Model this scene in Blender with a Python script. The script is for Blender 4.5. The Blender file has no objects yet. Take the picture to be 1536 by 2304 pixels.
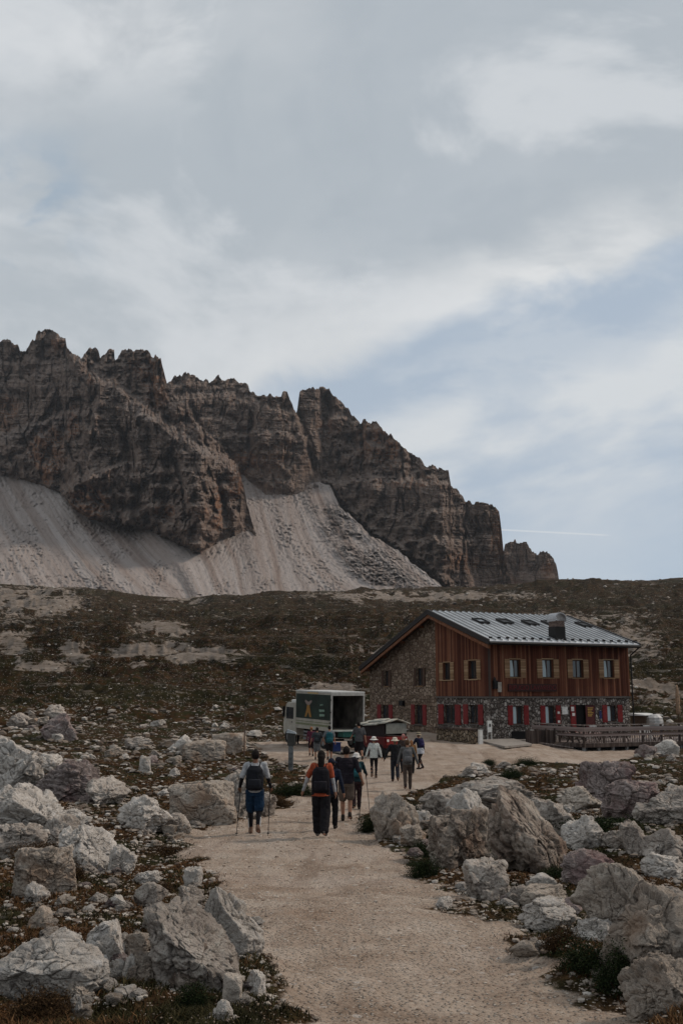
import bpy, bmesh, math, random
import numpy as np
from mathutils import Vector, Matrix
S = bpy.context.scene
COL = S.collection
rad = math.radians
# ------------------------------------------------------------ camera
F = 2231.0; PITCH = rad(10.36); CZ = 3.4
cam_d = bpy.data.cameras.new('camera'); cam = bpy.data.objects.new('camera', cam_d); COL.objects.link(cam)
cam_d.sensor_fit = 'VERTICAL'; cam_d.sensor_height = 36; cam_d.sensor_width = 24
cam_d.lens = 36 * F / 2304; cam_d.clip_start = 0.1; cam_d.clip_end = 12000
cam.location = (0, 0, CZ); cam.rotation_euler = (math.pi/2 + PITCH, 0, 0)
S.camera = cam
S.view_settings.view_transform = 'Standard'; S.view_settings.look = 'None'
S.view_settings.exposure = -0.1; S.view_settings.gamma = 1
# ------------------------------------------------------------ sun and sky
SUN_EL, SUN_AZ = 42, 74
sun_d = bpy.data.lights.new('sun', 'SUN'); sun = bpy.data.objects.new('sun', sun_d); COL.objects.link(sun)
sun_d.energy = 2.3; sun_d.angle = rad(8); sun_d.color = (1, .86, .73)
sdir = Vector((math.sin(rad(SUN_AZ))*math.cos(rad(SUN_EL)), math.cos(rad(SUN_AZ))*math.cos(rad(SUN_EL)), math.sin(rad(SUN_EL))))
sun.rotation_euler = sdir.to_track_quat('Z', 'Y').to_euler()

class NT:
    """small node helper: every method returns an output socket"""
    def __init__(s, tree):
        s.t = tree; s.n = tree.nodes; s.l = tree.links
    def put(s, inp, v):
        if v is None: return
        if isinstance(v, bpy.types.NodeSocket): s.l.new(v, inp)
        elif hasattr(inp, 'default_value'):
            if isinstance(v, (tuple, list)):
                d = inp.default_value
                v = tuple(v) + (1,)*(len(d)-len(v)) if len(v) < len(d) else tuple(v)[:len(d)]
            inp.default_value = v
    def node(s, ty, out=0, ins=None, **kw):
        nd = s.n.new(ty)
        for k, v in kw.items(): setattr(nd, k, v)
        for k, v in (ins or {}).items(): s.put(nd.inputs[k], v)
        return nd.outputs[out]
    def m(s, op, a, b=None, c=None, clamp=False):
        nd = s.n.new('ShaderNodeMath'); nd.operation = op; nd.use_clamp = clamp
        s.put(nd.inputs[0], a); s.put(nd.inputs[1], b); s.put(nd.inputs[2], c)
        return nd.outputs[0]
    def mix(s, f, a, b, mode='MIX'):
        nd = s.n.new('ShaderNodeMix'); nd.data_type = 'RGBA'; nd.blend_type = mode; nd.clamp_factor = True
        s.put(nd.inputs[0], f); s.put(nd.inputs[6], a); s.put(nd.inputs[7], b)
        return nd.outputs[2]
    def ss(s, x, a, b, o0=0., o1=1.):
        nd = s.n.new('ShaderNodeMapRange'); nd.interpolation_type = 'SMOOTHSTEP'
        s.put(nd.inputs[0], x)
        if a > b: a, b, o0, o1 = b, a, o1, o0
        for i, v in zip((1, 2, 3, 4), (a, b, o0, o1)): s.put(nd.inputs[i], v)
        return nd.outputs[0]
    def noise(s, vec, sc, det=4, rough=.55, out=0, dist=0.):
        return s.node('ShaderNodeTexNoise', out, {'Vector': vec, 'Scale': sc, 'Detail': det, 'Roughness': rough, 'Distortion': dist})
    def vor(s, vec, sc, out='Distance', feat='F1', rnd=1.):
        nd = s.n.new('ShaderNodeTexVoronoi'); nd.feature = feat
        s.put(nd.inputs['Vector'], vec); s.put(nd.inputs['Scale'], sc); s.put(nd.inputs['Randomness'], rnd)
        return nd.outputs[out]
    def sep(s, v):
        nd = s.n.new('ShaderNodeSeparateXYZ'); s.put(nd.inputs[0], v); return nd.outputs
    def comb(s, x, y, z):
        return s.node('ShaderNodeCombineXYZ', 0, {0: x, 1: y, 2: z})
    def scale(s, v, sc):
        nd = s.n.new('ShaderNodeVectorMath'); nd.operation = 'MULTIPLY'
        s.put(nd.inputs[0], v); s.put(nd.inputs[1], sc); return nd.outputs[0]
    def add(s, v, w):
        nd = s.n.new('ShaderNodeVectorMath'); nd.operation = 'ADD'
        s.put(nd.inputs[0], v); s.put(nd.inputs[1], w); return nd.outputs[0]
    def attr(s, name, out='Fac'):
        return s.node('ShaderNodeAttribute', out, None, attribute_name=name)
    def geo(s, out='Position'): return s.node('ShaderNodeNewGeometry', out)
    def obj(s): return s.node('ShaderNodeTexCoord', 'Object')
    def oinfo(s, out='Random'): return s.node('ShaderNodeObjectInfo', out)
    def ramp(s, f, stops):
        nd = s.n.new('ShaderNodeValToRGB'); r = nd.color_ramp
        while len(r.elements) < len(stops): r.elements.new(.5)
        for e, (p, c) in zip(r.elements, stops): e.position = p; e.color = tuple(c) + (1,)
        s.put(nd.inputs[0], f); return nd.outputs[0]
    def bump(s, h, st=.5, d=.05, nrm=None):
        return s.node('ShaderNodeBump', 0, {'Height': h, 'Strength': st, 'Distance': d, 'Normal': nrm})

SPEC = [.3]
def material(name):
    m = bpy.data.materials.new(name); m.use_nodes = True
    t = NT(m.node_tree)
    t.b = t.n['Principled BSDF']; t.b.inputs['Roughness'].default_value = .85
    t.b.inputs['Specular IOR Level'].default_value = SPEC[0]
    def fin(color=None, rough=None, nrm=None, metal=None):
        t.put(t.b.inputs['Base Color'], color); t.put(t.b.inputs['Roughness'], rough)
        t.put(t.b.inputs['Normal'], nrm); t.put(t.b.inputs['Metallic'], metal)
        return m
    return t, fin

def world():
    w = bpy.data.worlds.new('World'); S.world = w; w.use_nodes = True
    t = NT(w.node_tree); bg = t.n['Background']
    sky = t.n.new('ShaderNodeTexSky'); sky.sky_type = 'NISHITA'; sky.sun_disc = False
    sky.sun_elevation = rad(SUN_EL); sky.sun_rotation = rad(SUN_AZ); sky.altitude = 2300
    STR = .1
    d = t.node('ShaderNodeTexCoord', 'Generated')
    x, y, z = t.sep(d)
    yy = t.m('MAXIMUM', t.m('ABSOLUTE', y), .15)
    tx = t.m('DIVIDE', x, yy); e = t.m('DIVIDE', z, yy)              # tangents of bearing and elevation
    zz = t.m('ADD', t.m('MAXIMUM', z, 0.), .16)
    pu = t.m('DIVIDE', x, zz); pv = t.m('DIVIDE', y, zz)             # the flat cloud layer
    P = t.comb(pu, pv, 0.)
    Q = t.comb(tx, t.m('ADD', t.m('MULTIPLY', e, 1.35), t.m('MULTIPLY', tx, -.35)), 3.)
    big = t.noise(Q, 2.1, 7, .55, dist=.3)
    soft = t.noise(t.add(Q, (3.1, 1.7, 0)), 3.4, 6, .55)
    wisp = t.noise(t.comb(t.m('ADD', tx, 5.), t.m('MULTIPLY', t.m('SUBTRACT', e, t.m('MULTIPLY', tx, .22)), 2.3), 2.), 3.6, 7, .52, dist=.25)
    fine = t.noise(t.comb(t.m('MULTIPLY', tx, 1.), t.m('MULTIPLY', e, 1.6), 0.), 5.5, 8, .55, dist=.35)
    puff0 = t.noise(t.comb(t.m('MULTIPLY', tx, 1.), t.m('MULTIPLY', e, 1.8), 5.), 5., 8, .6, dist=.4)
    # long edge of the stratus deck, rising to the right
    edge = t.m('SUBTRACT', t.m('SUBTRACT', e, .335), t.m('MULTIPLY', tx, .36))
    edge = t.m('ADD', edge, t.m('MULTIPLY', t.m('SUBTRACT', fine, .5), .13))
    deck = t.ss(edge, -.012, .03)
    blue = t.mix(1., sky.outputs[0], (1.35, 1.3, 1.32), 'MULTIPLY')
    # below the edge: blue with pale veils
    veil = t.m('MULTIPLY', t.ss(wisp, .36, .6), t.ss(e, .12, .25, .3, .95))
    veil = t.m('ADD', veil, t.m('MULTIPLY', t.ss(fine, .4, .65), t.ss(edge, -.30, -.12, .0, .35)), clamp=True)
    veil = t.m('MULTIPLY', veil, t.m('ADD', t.ss(edge, -.035, -.14), t.m('MULTIPLY', t.ss(puff0, .45, .6), .35), clamp=True))
    left = t.ss(tx, -.02, -.25)
    veil = t.m('MAXIMUM', veil, t.m('MULTIPLY', left, .93))
    K = 1/STR
    g = lambda a, b, c: (a*K*1.13, b*K*1.14, c*K*1.15)
    low = t.mix(veil, t.mix(.88, blue, g(.42, .49, .565)), g(.64, .665, .685))
    # above the edge: the grey deck, brightest along its rim, duller to the upper right
    dull = t.m('MULTIPLY', t.ss(e, .42, .95), t.ss(tx, -.22, .1))
    dcol = t.mix(t.ss(big, .32, .66), g(.43, .47, .505), g(.56, .585, .61))
    dcol = t.mix(t.m('MULTIPLY', dull, .7), dcol, t.mix(t.ss(fine, .35, .65), g(.33, .37, .405), g(.44, .465, .49)))
    rim = t.m('MULTIPLY', t.m('MULTIPLY', t.ss(edge, .105, .03), t.ss(tx, -.2, .03, .25, 1.)), t.ss(fine, .3, .5, .6, 1.))
    dcol = t.mix(t.m('MULTIPLY', t.ss(tx, -.05, .12), t.ss(edge, .05, .14, 0, .55)), dcol, g(.41, .455, .50))
    dcol = t.mix(t.m('MULTIPLY', rim, .95), dcol, g(.74, .745, .745))
    # bright bank at the upper left with a crisp right side
    bank = t.m('ADD', t.m('SUBTRACT', -.16, tx), t.m('MULTIPLY', t.m('SUBTRACT', fine, .5), .22))
    bank = t.m('MULTIPLY', t.ss(bank, -.012, .03), t.ss(e, .58, .74))
    dcol = t.mix(t.m('MULTIPLY', bank, .85), dcol, t.mix(t.ss(fine, .38, .6), g(.46, .49, .52), g(.66, .675, .69)))
    dcol = t.mix(t.m('MULTIPLY', t.ss(soft, .4, .65), .35), dcol, g(.40, .445, .49))
    puff = t.noise(t.comb(t.m('MULTIPLY', tx, 1.), t.m('MULTIPLY', e, 1.5), 8.), 2.6, 8, .58, dist=.5)
    dcol = t.mix(t.ss(puff, .5, .64, 0, .6), dcol, g(.68, .695, .71))
    dcol = t.mix(t.ss(puff, .46, .34, 0, .45), dcol, g(.37, .415, .46))
    # thin blue holes on the left
    hole = t.m('MULTIPLY', t.m('MULTIPLY', t.ss(fine, .52, .36), t.ss(tx, -.24, -.33)), t.m('MULTIPLY', t.ss(e, .36, .44), t.ss(e, .64, .54)))
    dcol = t.mix(t.m('MULTIPLY', hole, .9), dcol, g(.30, .385, .48))
    c = t.mix(deck, low, dcol)
    # a vapour trail
    ln = t.m('ABSOLUTE', t.m('ADD', t.m('SUBTRACT', e, .1645), t.m('MULTIPLY', t.m('SUBTRACT', tx, .16), .052)))
    tr = t.m('MULTIPLY', t.ss(ln, .0013, .0004), t.m('MULTIPLY', t.ss(tx, .13, .16), t.ss(tx, .278, .262)))
    c = t.mix(t.m('MULTIPLY', tr, .6), c, g(.66, .68, .70))
    # pale haze low on the horizon; ground side dull
    c = t.mix(t.ss(z, .0, -.03), c, g(.12, .11, .10))
    t.l.new(c, bg.inputs[0]); bg.inputs[1].default_value = STR
world()

# ------------------------------------------------------------ numpy noise
def _h(ix, iy, iz, seed):
    n = (ix.astype(np.int64)*374761393 + iy.astype(np.int64)*668265263 + iz.astype(np.int64)*2147483647 + seed*974711) & 0xffffffff
    n = ((n ^ (n >> 13)) * 1274126177) & 0xffffffff
    n = ((n ^ (n >> 15)) * 2246822519) & 0xffffffff
    return ((n ^ (n >> 16)) & 0xffffff) / 16777215.0
def vn(x, y, z=None, seed=0):
    x = np.asarray(x, float); y = np.asarray(y, float)
    fx = np.floor(x); fy = np.floor(y); ux = x-fx; uy = y-fy
    ux = ux*ux*ux*(ux*(ux*6-15)+10); uy = uy*uy*uy*(uy*(uy*6-15)+10)
    if z is None:
        o = np.zeros_like(fx)
        a = _h(fx, fy, o, seed); b = _h(fx+1, fy, o, seed); c = _h(fx, fy+1, o, seed); d = _h(fx+1, fy+1, o, seed)
        return (a+(b-a)*ux)*(1-uy) + (c+(d-c)*ux)*uy
    z = np.asarray(z, float); fz = np.floor(z); uz = z-fz; uz = uz*uz*uz*(uz*(uz*6-15)+10)
    r = []
    for k in (0, 1):
        a = _h(fx, fy, fz+k, seed); b = _h(fx+1, fy, fz+k, seed); c = _h(fx, fy+1, fz+k, seed); d = _h(fx+1, fy+1, fz+k, seed)
        r.append((a+(b-a)*ux)*(1-uy) + (c+(d-c)*ux)*uy)
    return r[0]*(1-uz) + r[1]*uz
def fbm(x, y, z=None, o=5, g=.5, seed=0, ridge=False):
    s = 0; a = 1; t = 0; f = 1
    for i in range(o):
        n = vn(x*f+i*17.3, y*f-i*9.1, None if z is None else z*f+i*5.7, seed+i)
        if ridge: n = 1-np.abs(2*n-1)
        s = s + n*a; t += a; a *= g; f *= 2.03
    return s/t
def worley(x, y, z=None, seed=0, cheb=False):
    """cell noise: three random numbers per cell, and the offset from the cell's centre"""
    d3 = z is not None
    if not d3: z = np.zeros_like(x)
    fx, fy, fz = np.floor(x), np.floor(y), np.floor(z)
    best = np.full(x.shape, 1e9); second = best.copy(); R = [np.zeros(x.shape) for _ in range(3)]; O = [np.zeros(x.shape) for _ in range(3)]
    for i in (-1, 0, 1):
        for j in (-1, 0, 1):
            for k in ((-1, 0, 1) if d3 else (0,)):
                cx, cy, cz = fx+i, fy+j, fz+k
                ox = cx+_h(cx, cy, cz, seed)-x; oy = cy+_h(cx, cy, cz, seed+1)-y; oz = (cz+_h(cx, cy, cz, seed+2)-z) if d3 else 0*x
                d = np.maximum(np.abs(ox), np.maximum(np.abs(oy), np.abs(oz))) if cheb else ox*ox+oy*oy+oz*oz
                m = d < best; second = np.where(m, best, np.minimum(second, d)); best = np.where(m, d, best)
                for q in range(3): R[q] = np.where(m, _h(cx, cy, cz, seed+5+q), R[q])
                for q, o_ in enumerate((ox, oy, oz)): O[q] = np.where(m, o_, O[q])
    return R, O, second-best
def sst(x, a, b):
    t = np.clip((np.asarray(x, float)-a)/(b-a), 0, 1); return t*t*(3-2*t)
def pl(pts):
    xs = np.array([p[0] for p in pts], float); ys = np.array([p[1] for p in pts], float)
    return lambda v: np.interp(v, xs, ys)

# ------------------------------------------------------------ photograph <-> place
def ray(px, py):
    up = (1152-np.asarray(py, float))/F
    return (np.asarray(px, float)-768)/F, math.cos(PITCH)-up*math.sin(PITCH), math.sin(PITCH)+up*math.cos(PITCH)
def P(px, py, Y):
    a, b, c = ray(px, py); return np.array([a/b*Y, Y+0*a, CZ+c/b*Y])
def proj(X, Y, Z):
    d = Y*math.cos(PITCH)+(Z-CZ)*math.sin(PITCH); u = -Y*math.sin(PITCH)+(Z-CZ)*math.cos(PITCH)
    d = np.maximum(d, .05)
    return 768+F*X/d, 1152-F*u/d

# ------------------------------------------------------------ object helpers
def tag(o, label=None, cat=None, group=None, kind=None):
    for k, v in (('label', label), ('category', cat), ('group', group), ('kind', kind)):
        if v: o[k] = v
    return o
def link(name, me, m=None, parent=None, loc=None, rot=None):
    o = bpy.data.objects.new(name, me); COL.objects.link(o)
    if m is not None and me is not None and not me.materials: me.materials.append(m)
    if parent is not None: o.parent = parent
    if loc is not None: o.location = loc
    if rot is not None: o.rotation_euler = rot
    return o
def empty(name, loc=(0, 0, 0), rz=0., rot=None):
    o = bpy.data.objects.new(name, None); COL.objects.link(o); o.location = loc
    o.rotation_euler = rot or (0, 0, rz); o.empty_display_size = .2; return o
def npmesh(name, v, quads=None, tris=None, smooth=True):
    me = bpy.data.meshes.new(name)
    v = np.ascontiguousarray(v, dtype=np.float32)
    nq = 0 if quads is None else len(quads); nt_ = 0 if tris is None else len(tris)
    me.vertices.add(len(v)); me.vertices.foreach_set('co', v.ravel())
    idx = []; st = []; tot = []
    if nq: idx.append(np.asarray(quads, np.int32).ravel()); st.append(np.arange(nq)*4); tot.append(np.full(nq, 4))
    if nt_: idx.append(np.asarray(tris, np.int32).ravel()); st.append(nq*4+np.arange(nt_)*3); tot.append(np.full(nt_, 3))
    idx = np.concatenate(idx).astype(np.int32)
    me.loops.add(len(idx)); me.loops.foreach_set('vertex_index', idx)
    me.polygons.add(nq+nt_); me.polygons.foreach_set('loop_start', np.concatenate(st).astype(np.int32))
    try: me.polygons.foreach_set('loop_total', np.concatenate(tot).astype(np.int32))
    except Exception: pass
    me.update(calc_edges=True)
    me.polygons.foreach_set('use_smooth', np.full(nq+nt_, smooth, dtype=bool))
    return me
def vattr(me, name, val):
    a = me.attributes.new(name, 'FLOAT', 'POINT'); a.data.foreach_set('value', np.asarray(val, np.float32).ravel())
def gridq(nr, nc):
    i = np.arange((nr-1)*nc).reshape(nr-1, nc)[:, :-1].ravel()
    return np.stack([i, i+1, i+nc+1, i+nc], 1)

# ------------------------------------------------------------ the lie of the land
_drop = pl([(-60, 1.4), (0, 1.6), (5, 1.75), (10, 2.2), (15, 2.68), (21, 3.04), (30, 3.38), (42, 3.56), (50, 3.45), (57, 3.22), (62, 3.12),
            (70, 3.08), (80, 2.7), (95, 1.7), (120, .35), (160, -3.2), (200, -7.6), (270, -15.6), (350, -26), (450, -39), (600, -62), (640, -64), (900, -30), (1500, 60), (5000, 200)])
_sky = pl([(-400, 1300), (0, 1316), (250, 1330), (350, 1347), (420, 1350), (480, 1337), (640, 1333), (800, 1330), (960, 1326), (1100, 1322), (1260, 1311), (1400, 1306), (1536, 1302), (2200, 1290)])
_pathrows = [(2400, 560, 1520), (2304, 600, 1440), (2200, 590, 1290), (2130, 570, 1185), (2050, 520, 1060), (1980, 460, 985), (1930, 425, 925), (1885, 395, 880), (1865, 440, 812),
             (1850, 560, 815), (1820, 612, 850), (1795, 655, 885), (1775, 690, 960), (1755, 700, 1035), (1735, 690, 1060), (1716, 665, 1110), (1703, 600, 1260), (1692, 585, 1400), (1680, 570, 1440)]
def _rowY(py):
    Ys = np.linspace(2, 64, 2500); q = proj(0*Ys, Ys, CZ-_drop(Ys))[1]
    return float(Ys[np.argmin(np.abs(q-py))])
_py = sorted([(_rowY(r[0]), r[1], r[2]) for r in _pathrows])
_pL = pl([(a, b) for a, b, c in _py] + [(63, 560), (66, 560), (66.5, 700), (90, 700)]); _pR = pl([(a, c) for a, b, c in _py] + [(60, 1440), (64, 1440), (76, 1500)])
def base(X, Y):
    Yc = np.maximum(Y, .5); z0 = CZ-_drop(Y)
    px = proj(X, Yc, z0)[0]
    px = np.clip(px, -2500, 4500)
    # the moor's far brow follows the skyline of the photograph
    zs = CZ + ((lambda r: r[2]/r[1])(ray(px, _sky(np.clip(px, -400, 2200)))))*600
    k = sst(Y, 150, 600)*(1-sst(Y, 640, 1100))
    z = z0 + (zs-65.4)*k*np.minimum(1, np.abs(Y)/600)
    z = z - .42*sst(px, 1160, 1330)*sst(Y, 44, 55)*(1-sst(Y, 66, 80))
    # left bank is a little higher, right bank too
    z = z + .25*sst(px, 420, 0)*sst(Y, 6, 20)*(1-sst(Y, 40, 70)) + .35*sst(px, 1150, 1500)*sst(Y, 12, 26)*(1-sst(Y, 34, 46))
    return z
def path_mask(X, Y):
    Yc = np.maximum(Y, .5); px = proj(X, Yc, CZ-_drop(Yc))[0]
    s = F/np.maximum(Y, 2)                      # pixels per metre
    w = (fbm(X*.9, Y*.9, o=4, seed=5)-.5)*1.5
    dl = (px-_pL(Y))/s + w; dr = (_pR(Y)-px)/s + w
    m = sst(np.minimum(dl, dr), -.35, .45)*(1-sst(Y, 74, 78))
    m = np.where(Y < 2, 1.0*(np.abs(X) < 2.2), m)
    return m
def H(X, Y, detail=True):
    X = np.asarray(X, float); Y = np.asarray(Y, float)
    z = base(X, Y)
    pm = path_mask(X, Y)
    r = np.hypot(X, Y)
    off = 1-pm
    yard = sst(Y, 56, 62)*(1-sst(Y, 84, 92))*sst(X, -5, -2)*(1-sst(X, 40, 44))
    off = off*(1-yard)
    z = z + off*((fbm(X*.16, Y*.16, o=3, seed=21)-.5)*.9 + (fbm(X*.8, Y*.8, o=4, seed=22)-.5)*.34)
    z = z + (fbm(X*.5, Y*.5, o=3, seed=23)-.5)*.10*pm
    far = sst(r, 75, 190)*(1-sst(r, 520, 620)*.6)
    z = z + far*((fbm(X*.016, Y*.022, o=4, seed=24)-.5)*12 + (fbm(X*.05, Y*.11, o=5, seed=25, ridge=True)-.6)*6.5)
    z = z + sst(r, 62, 110)*(1-sst(r, 420, 560))*(1-yard)*((fbm(X*.13, Y*.24, o=4, seed=31, ridge=True)-.6)*2.6+(fbm(X*.45, Y*.8, o=3, seed=32, ridge=True)-.6)*.9)
    # terraces in the far moor
    q = (z/5.0); st = (np.floor(q)+sst(q-np.floor(q), .2, .7))*5.0
    q = z
    z = z + (st-z)*.62*sst(fbm(X*.02, Y*.03, o=2, seed=29), .42, .6)*sst(r, 95, 170)*(1-sst(r, 560, 640))
    if detail:
        z = z + off*(fbm(X*3.1, Y*3.1, o=4, seed=26)-.5)*.12*(r < 120) + pm*((fbm(X*4.5, Y*4.5, o=4, g=.6, seed=27)-.5)*.05+(fbm(X*1.6+Y*.25, Y*.28, o=3, seed=28)-.5)*.09)
    return z
def hit(px, py, y0=2.5, y1=700, n=1600):
    """where the sight line through a photograph pixel meets the ground"""
    a, b, c = ray(px, py); Y = np.geomspace(y0, y1, n)
    g = CZ+c/b*Y - H(a/b*Y, Y)
    i = np.where(g < 0)[0]
    if len(i) == 0: return None
    i = i[0]
    if i == 0: Yh = Y[0]
    else: Yh = Y[i-1]+(Y[i]-Y[i-1])*g[i-1]/(g[i-1]-g[i])
    return float(a/b*Yh), float(Yh), float(H(a/b*Yh, Yh))
SPEC[0] = .04
# ------------------------------------------------------------ ground
def ground():
    th = np.concatenate([np.linspace(-180, -30, 45)[:-1], np.linspace(-30, -22, 24)[:-1], np.linspace(-22, 22, 660), np.linspace(22, 30, 24)[1:], np.linspace(30, 180, 45)[1:]])
    r = np.concatenate([np.geomspace(.6, 4.5, 12)[:-1], np.geomspace(4.5, 90, 560)[:-1], np.geomspace(90, 640, 380)[:-1], np.geomspace(640, 6000, 30)])
    T, R = np.meshgrid(np.radians(th), r)
    X = R*np.sin(T); Y = R*np.cos(T)
    X = X.ravel(); Y = Y.ravel()
    Z = H(X, Y)
    v = np.stack([X, Y, Z], 1)
    q = gridq(len(r), len(th))
    n0 = len(v); v = np.vstack([v, [[0, 0, float(H(0., 0.))]]])
    k = np.arange(len(th)-1); tr = np.stack([k, np.full(len(k), n0), k+1], 1)
    me = npmesh('ground', v, q[:, ::-1], tr)
    X = v[:, 0]; Y = v[:, 1]
    px, py = proj(X, np.maximum(Y, .3), v[:, 2])
    pm = path_mask(X, Y)
    vattr(me, 'path', pm)
    # bare rock sheets in the moor: a few where the photograph has them, the rest by chance
    n = fbm(X*.03, Y*.07, o=5, seed=41); n2 = fbm(X*.12, Y*.3, o=4, seed=42)
    bare = sst(n*.35+n2*.65, .62, .72)*.45*sst(Y, 70, 130)
    for cx, cy, sx, sy, a in ((350, 1470, 100, 26, 1), (360, 1415, 70, 18, .9), (170, 1465, 40, 22, .8), (420, 1350, 60, 8, .8), (480, 1470, 90, 20, .6), (70, 1350, 130, 40, .85), (960, 1340, 300, 12, .75),
                              (1380, 1450, 160, 60, .5), (1480, 1540, 90, 40, .8), (1300, 1390, 260, 18, .5), (820, 1460, 130, 12, .55), (100, 1500, 110, 14, .6), (560, 1650, 60, 8, .6), (730, 1548, 100, 12, .8), (30, 1440, 60, 60, .5)):
        bare = np.maximum(bare, a*np.exp(-((px-cx)/sx)**2-((py-cy)/sy)**2)*sst(n2+.25*n, .46, .62)*1.5*(Y > 60))
    vattr(me, 'bare', np.clip(bare, 0, 1)*(1-pm))
    t, fin = material('ground')
    p = t.geo(); px_, py_, pz_ = t.sep(p)
    pf = t.comb(px_, py_, t.m('MULTIPLY', pz_, 2.5))
    path = t.attr('path'); bare_ = t.attr('bare')
    dist = t.m('SQRT', t.m('ADD', t.m('MULTIPLY', px_, px_), t.m('MULTIPLY', py_, py_)))
    # gravel of the track
    g1 = t.noise(p, 1.3, 5, .6); g2 = t.noise(p, 22, 6, .7); g3 = t.noise(p, .45, 3, .5)
    peb = t.vor(p, 26); pebc = t.vor(p, 26, 'Color')
    peb2 = t.vor(p, 9.5); peb2c = t.vor(p, 9.5, 'Color')
    gc = t.ramp(g1, [(.28, (.22, .158, .115)), (.48, (.33, .255, .198)), (.7, (.45, .37, .30))])
    gc = t.mix(t.ss(g3, .54, .74, 0, .45), gc, (.25, .16, .105))
    gc = t.mix(t.m('MULTIPLY', t.ss(t.noise(p, .32, 6, .65), .46, .62), .55), gc, (.42, .345, .29))
    gc = t.mix(t.m('MULTIPLY', t.ss(g2, .45, .75), .6), gc, (.42, .36, .30))
    gc = t.mix(t.m('MULTIPLY', t.ss(g2, .5, .3), .5), gc, (.15, .10, .075))
    sel = t.m('MULTIPLY', t.ss(peb, .38, .25), t.m('GREATER_THAN', t.sep(pebc)[0], .62))
    rut = t.noise(t.comb(t.m('ADD', t.m('MULTIPLY', px_, 1.1), t.m('MULTIPLY', py_, -.02)), t.m('MULTIPLY', py_, .07), 0.), 1.2, 5, .6)
    gc = t.mix(t.ss(rut, .54, .68, 0, .55), gc, (.44, .37, .31)); gc = t.mix(t.ss(rut, .46, .34, 0, .5), gc, (.155, .105, .075))
    gc = t.mix(t.m('MULTIPLY', sel, .75), gc, t.mix(t.sep(pebc)[1], (.33, .28, .24), (.52, .47, .41)))
    sel2 = t.m('MULTIPLY', t.ss(peb2, .32, .22), t.m('GREATER_THAN', t.sep(peb2c)[0], .86))
    gc = t.mix(t.m('MULTIPLY', sel2, .7), gc, (.46, .42, .38))
    # heath: rust grass, dark cushions, grey grit
    h1 = t.noise(pf, .9, 6, .6); h2n = t.noise(pf, 5.5, 6, .65); h2f = t.noise(t.scale(p, (.45, .7, 1.6)), 1., 8, .7); h2 = t.m('ADD', t.m('MULTIPLY', h2n, t.ss(dist, 40, 110, 1, 0)), t.m('MULTIPLY', h2f, t.ss(dist, 40, 110))); h3 = t.noise(t.scale(p, (.035, .06, .1)), 1., 6, .6); h4 = t.noise(t.scale(p, (.35, .8, .6)), 1., 7, .65)
    hc = t.ramp(h2, [(.3, (.011, .006, .003)), (.47, (.034, .019, .009)), (.62, (.078, .043, .020)), (.8, (.15, .088, .045))])
    gr = t.ramp(h2, [(.3, (.010, .010, .004)), (.55, (.030, .029, .012)), (.8, (.075, .062, .028))])
    hc = t.mix(t.ss(h1, .45, .6), hc, gr)
    hc = t.mix(t.ss(h3, .5, .62, 0, .75), hc, gr)
    hc = t.mix(t.m('MULTIPLY', t.ss(h4, .5, .66), t.ss(dist, 60, 160, 0, .8)), hc, (.014, .012, .008))
    # stones lying thick in it, seen as pale speckle further out
    sp = t.vor(p, 5.); spc = t.vor(p, 5., 'Color')
    spf = t.vor(t.scale(p, (1, 1.2, 2.)), 1.15); spfc = t.vor(t.scale(p, (1, 1.2, 2.)), 1.15, 'Color')
    clus = t.noise(p, .13, 5, .6)
    ssel = t.m('MULTIPLY', t.ss(sp, .36, .22), t.m('GREATER_THAN', t.sep(spc)[0], t.ss(clus, .35, .6, .8, .42)))
    stc = t.mix(t.sep(spc)[1], (.20, .18, .16), (.36, .33, .30))
    hc = t.mix(t.m('MULTIPLY', ssel, t.ss(dist, 14, 45, .15, .8)), hc, stc)
    ss2 = t.m('MULTIPLY', t.ss(spf, .33, .2), t.m('GREATER_THAN', t.sep(spfc)[0], t.ss(clus, .36, .62, .95, .6)))
    hc = t.mix(t.m('MULTIPLY', t.m('MULTIPLY', ss2, .6), t.ss(dist, 40, 100)), hc, t.mix(t.sep(spfc)[1], (.10, .09, .08), (.30, .275, .25)))
    hc = t.mix(t.ss(dist, 50, 150, 0, .5), hc, t.mix(1., hc, (.52, .42, .32), 'MULTIPLY'))
    lst = t.noise(t.scale(p, (.10, .55, 1.4)), 1., 8, .72); lcl = t.noise(t.scale(p, (.02, .03, .05)), 1., 4, .6)
    hc = t.mix(t.m('MULTIPLY', t.m('MULTIPLY', t.ss(lst, .57, .66), t.ss(lcl, .42, .58)), t.ss(dist, 60, 120, 0, .9)), hc, (.24, .205, .175))
    rt = t.noise(t.comb(px_, t.m('MULTIPLY', py_, .35), 0.), .55, 5, .6); gc = t.mix(t.m('MULTIPLY', t.ss(rt, .55, .70), .5), gc, (.19, .13, .095)); gc = t.mix(t.m('MULTIPLY', t.ss(rt, .44, .32), .45), gc, (.44, .385, .33))
    # bare sheets
    bn = t.noise(t.scale(p, (.3, .5, 1.2)), 1.3, 8, .78)
    bsel = t.ss(t.m('ADD', bare_, t.m('MULTIPLY', t.m('SUBTRACT', bn, .5), t.ss(bare_, .02, .3, 0, 2.4))), .45, .62)
    bc = t.ramp(bn, [(.3, (.07, .052, .04)), (.5, (.20, .165, .135)), (.75, (.33, .285, .25))])
    hc = t.mix(bsel, hc, bc)
    # track edge: crumbly mixing
    pe = t.ss(t.m('ADD', path, t.m('MULTIPLY', t.m('SUBTRACT', t.noise(p, 3.2, 6, .7), .5), .9)), .42, .58)
    c = t.mix(pe, hc, gc)
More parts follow.
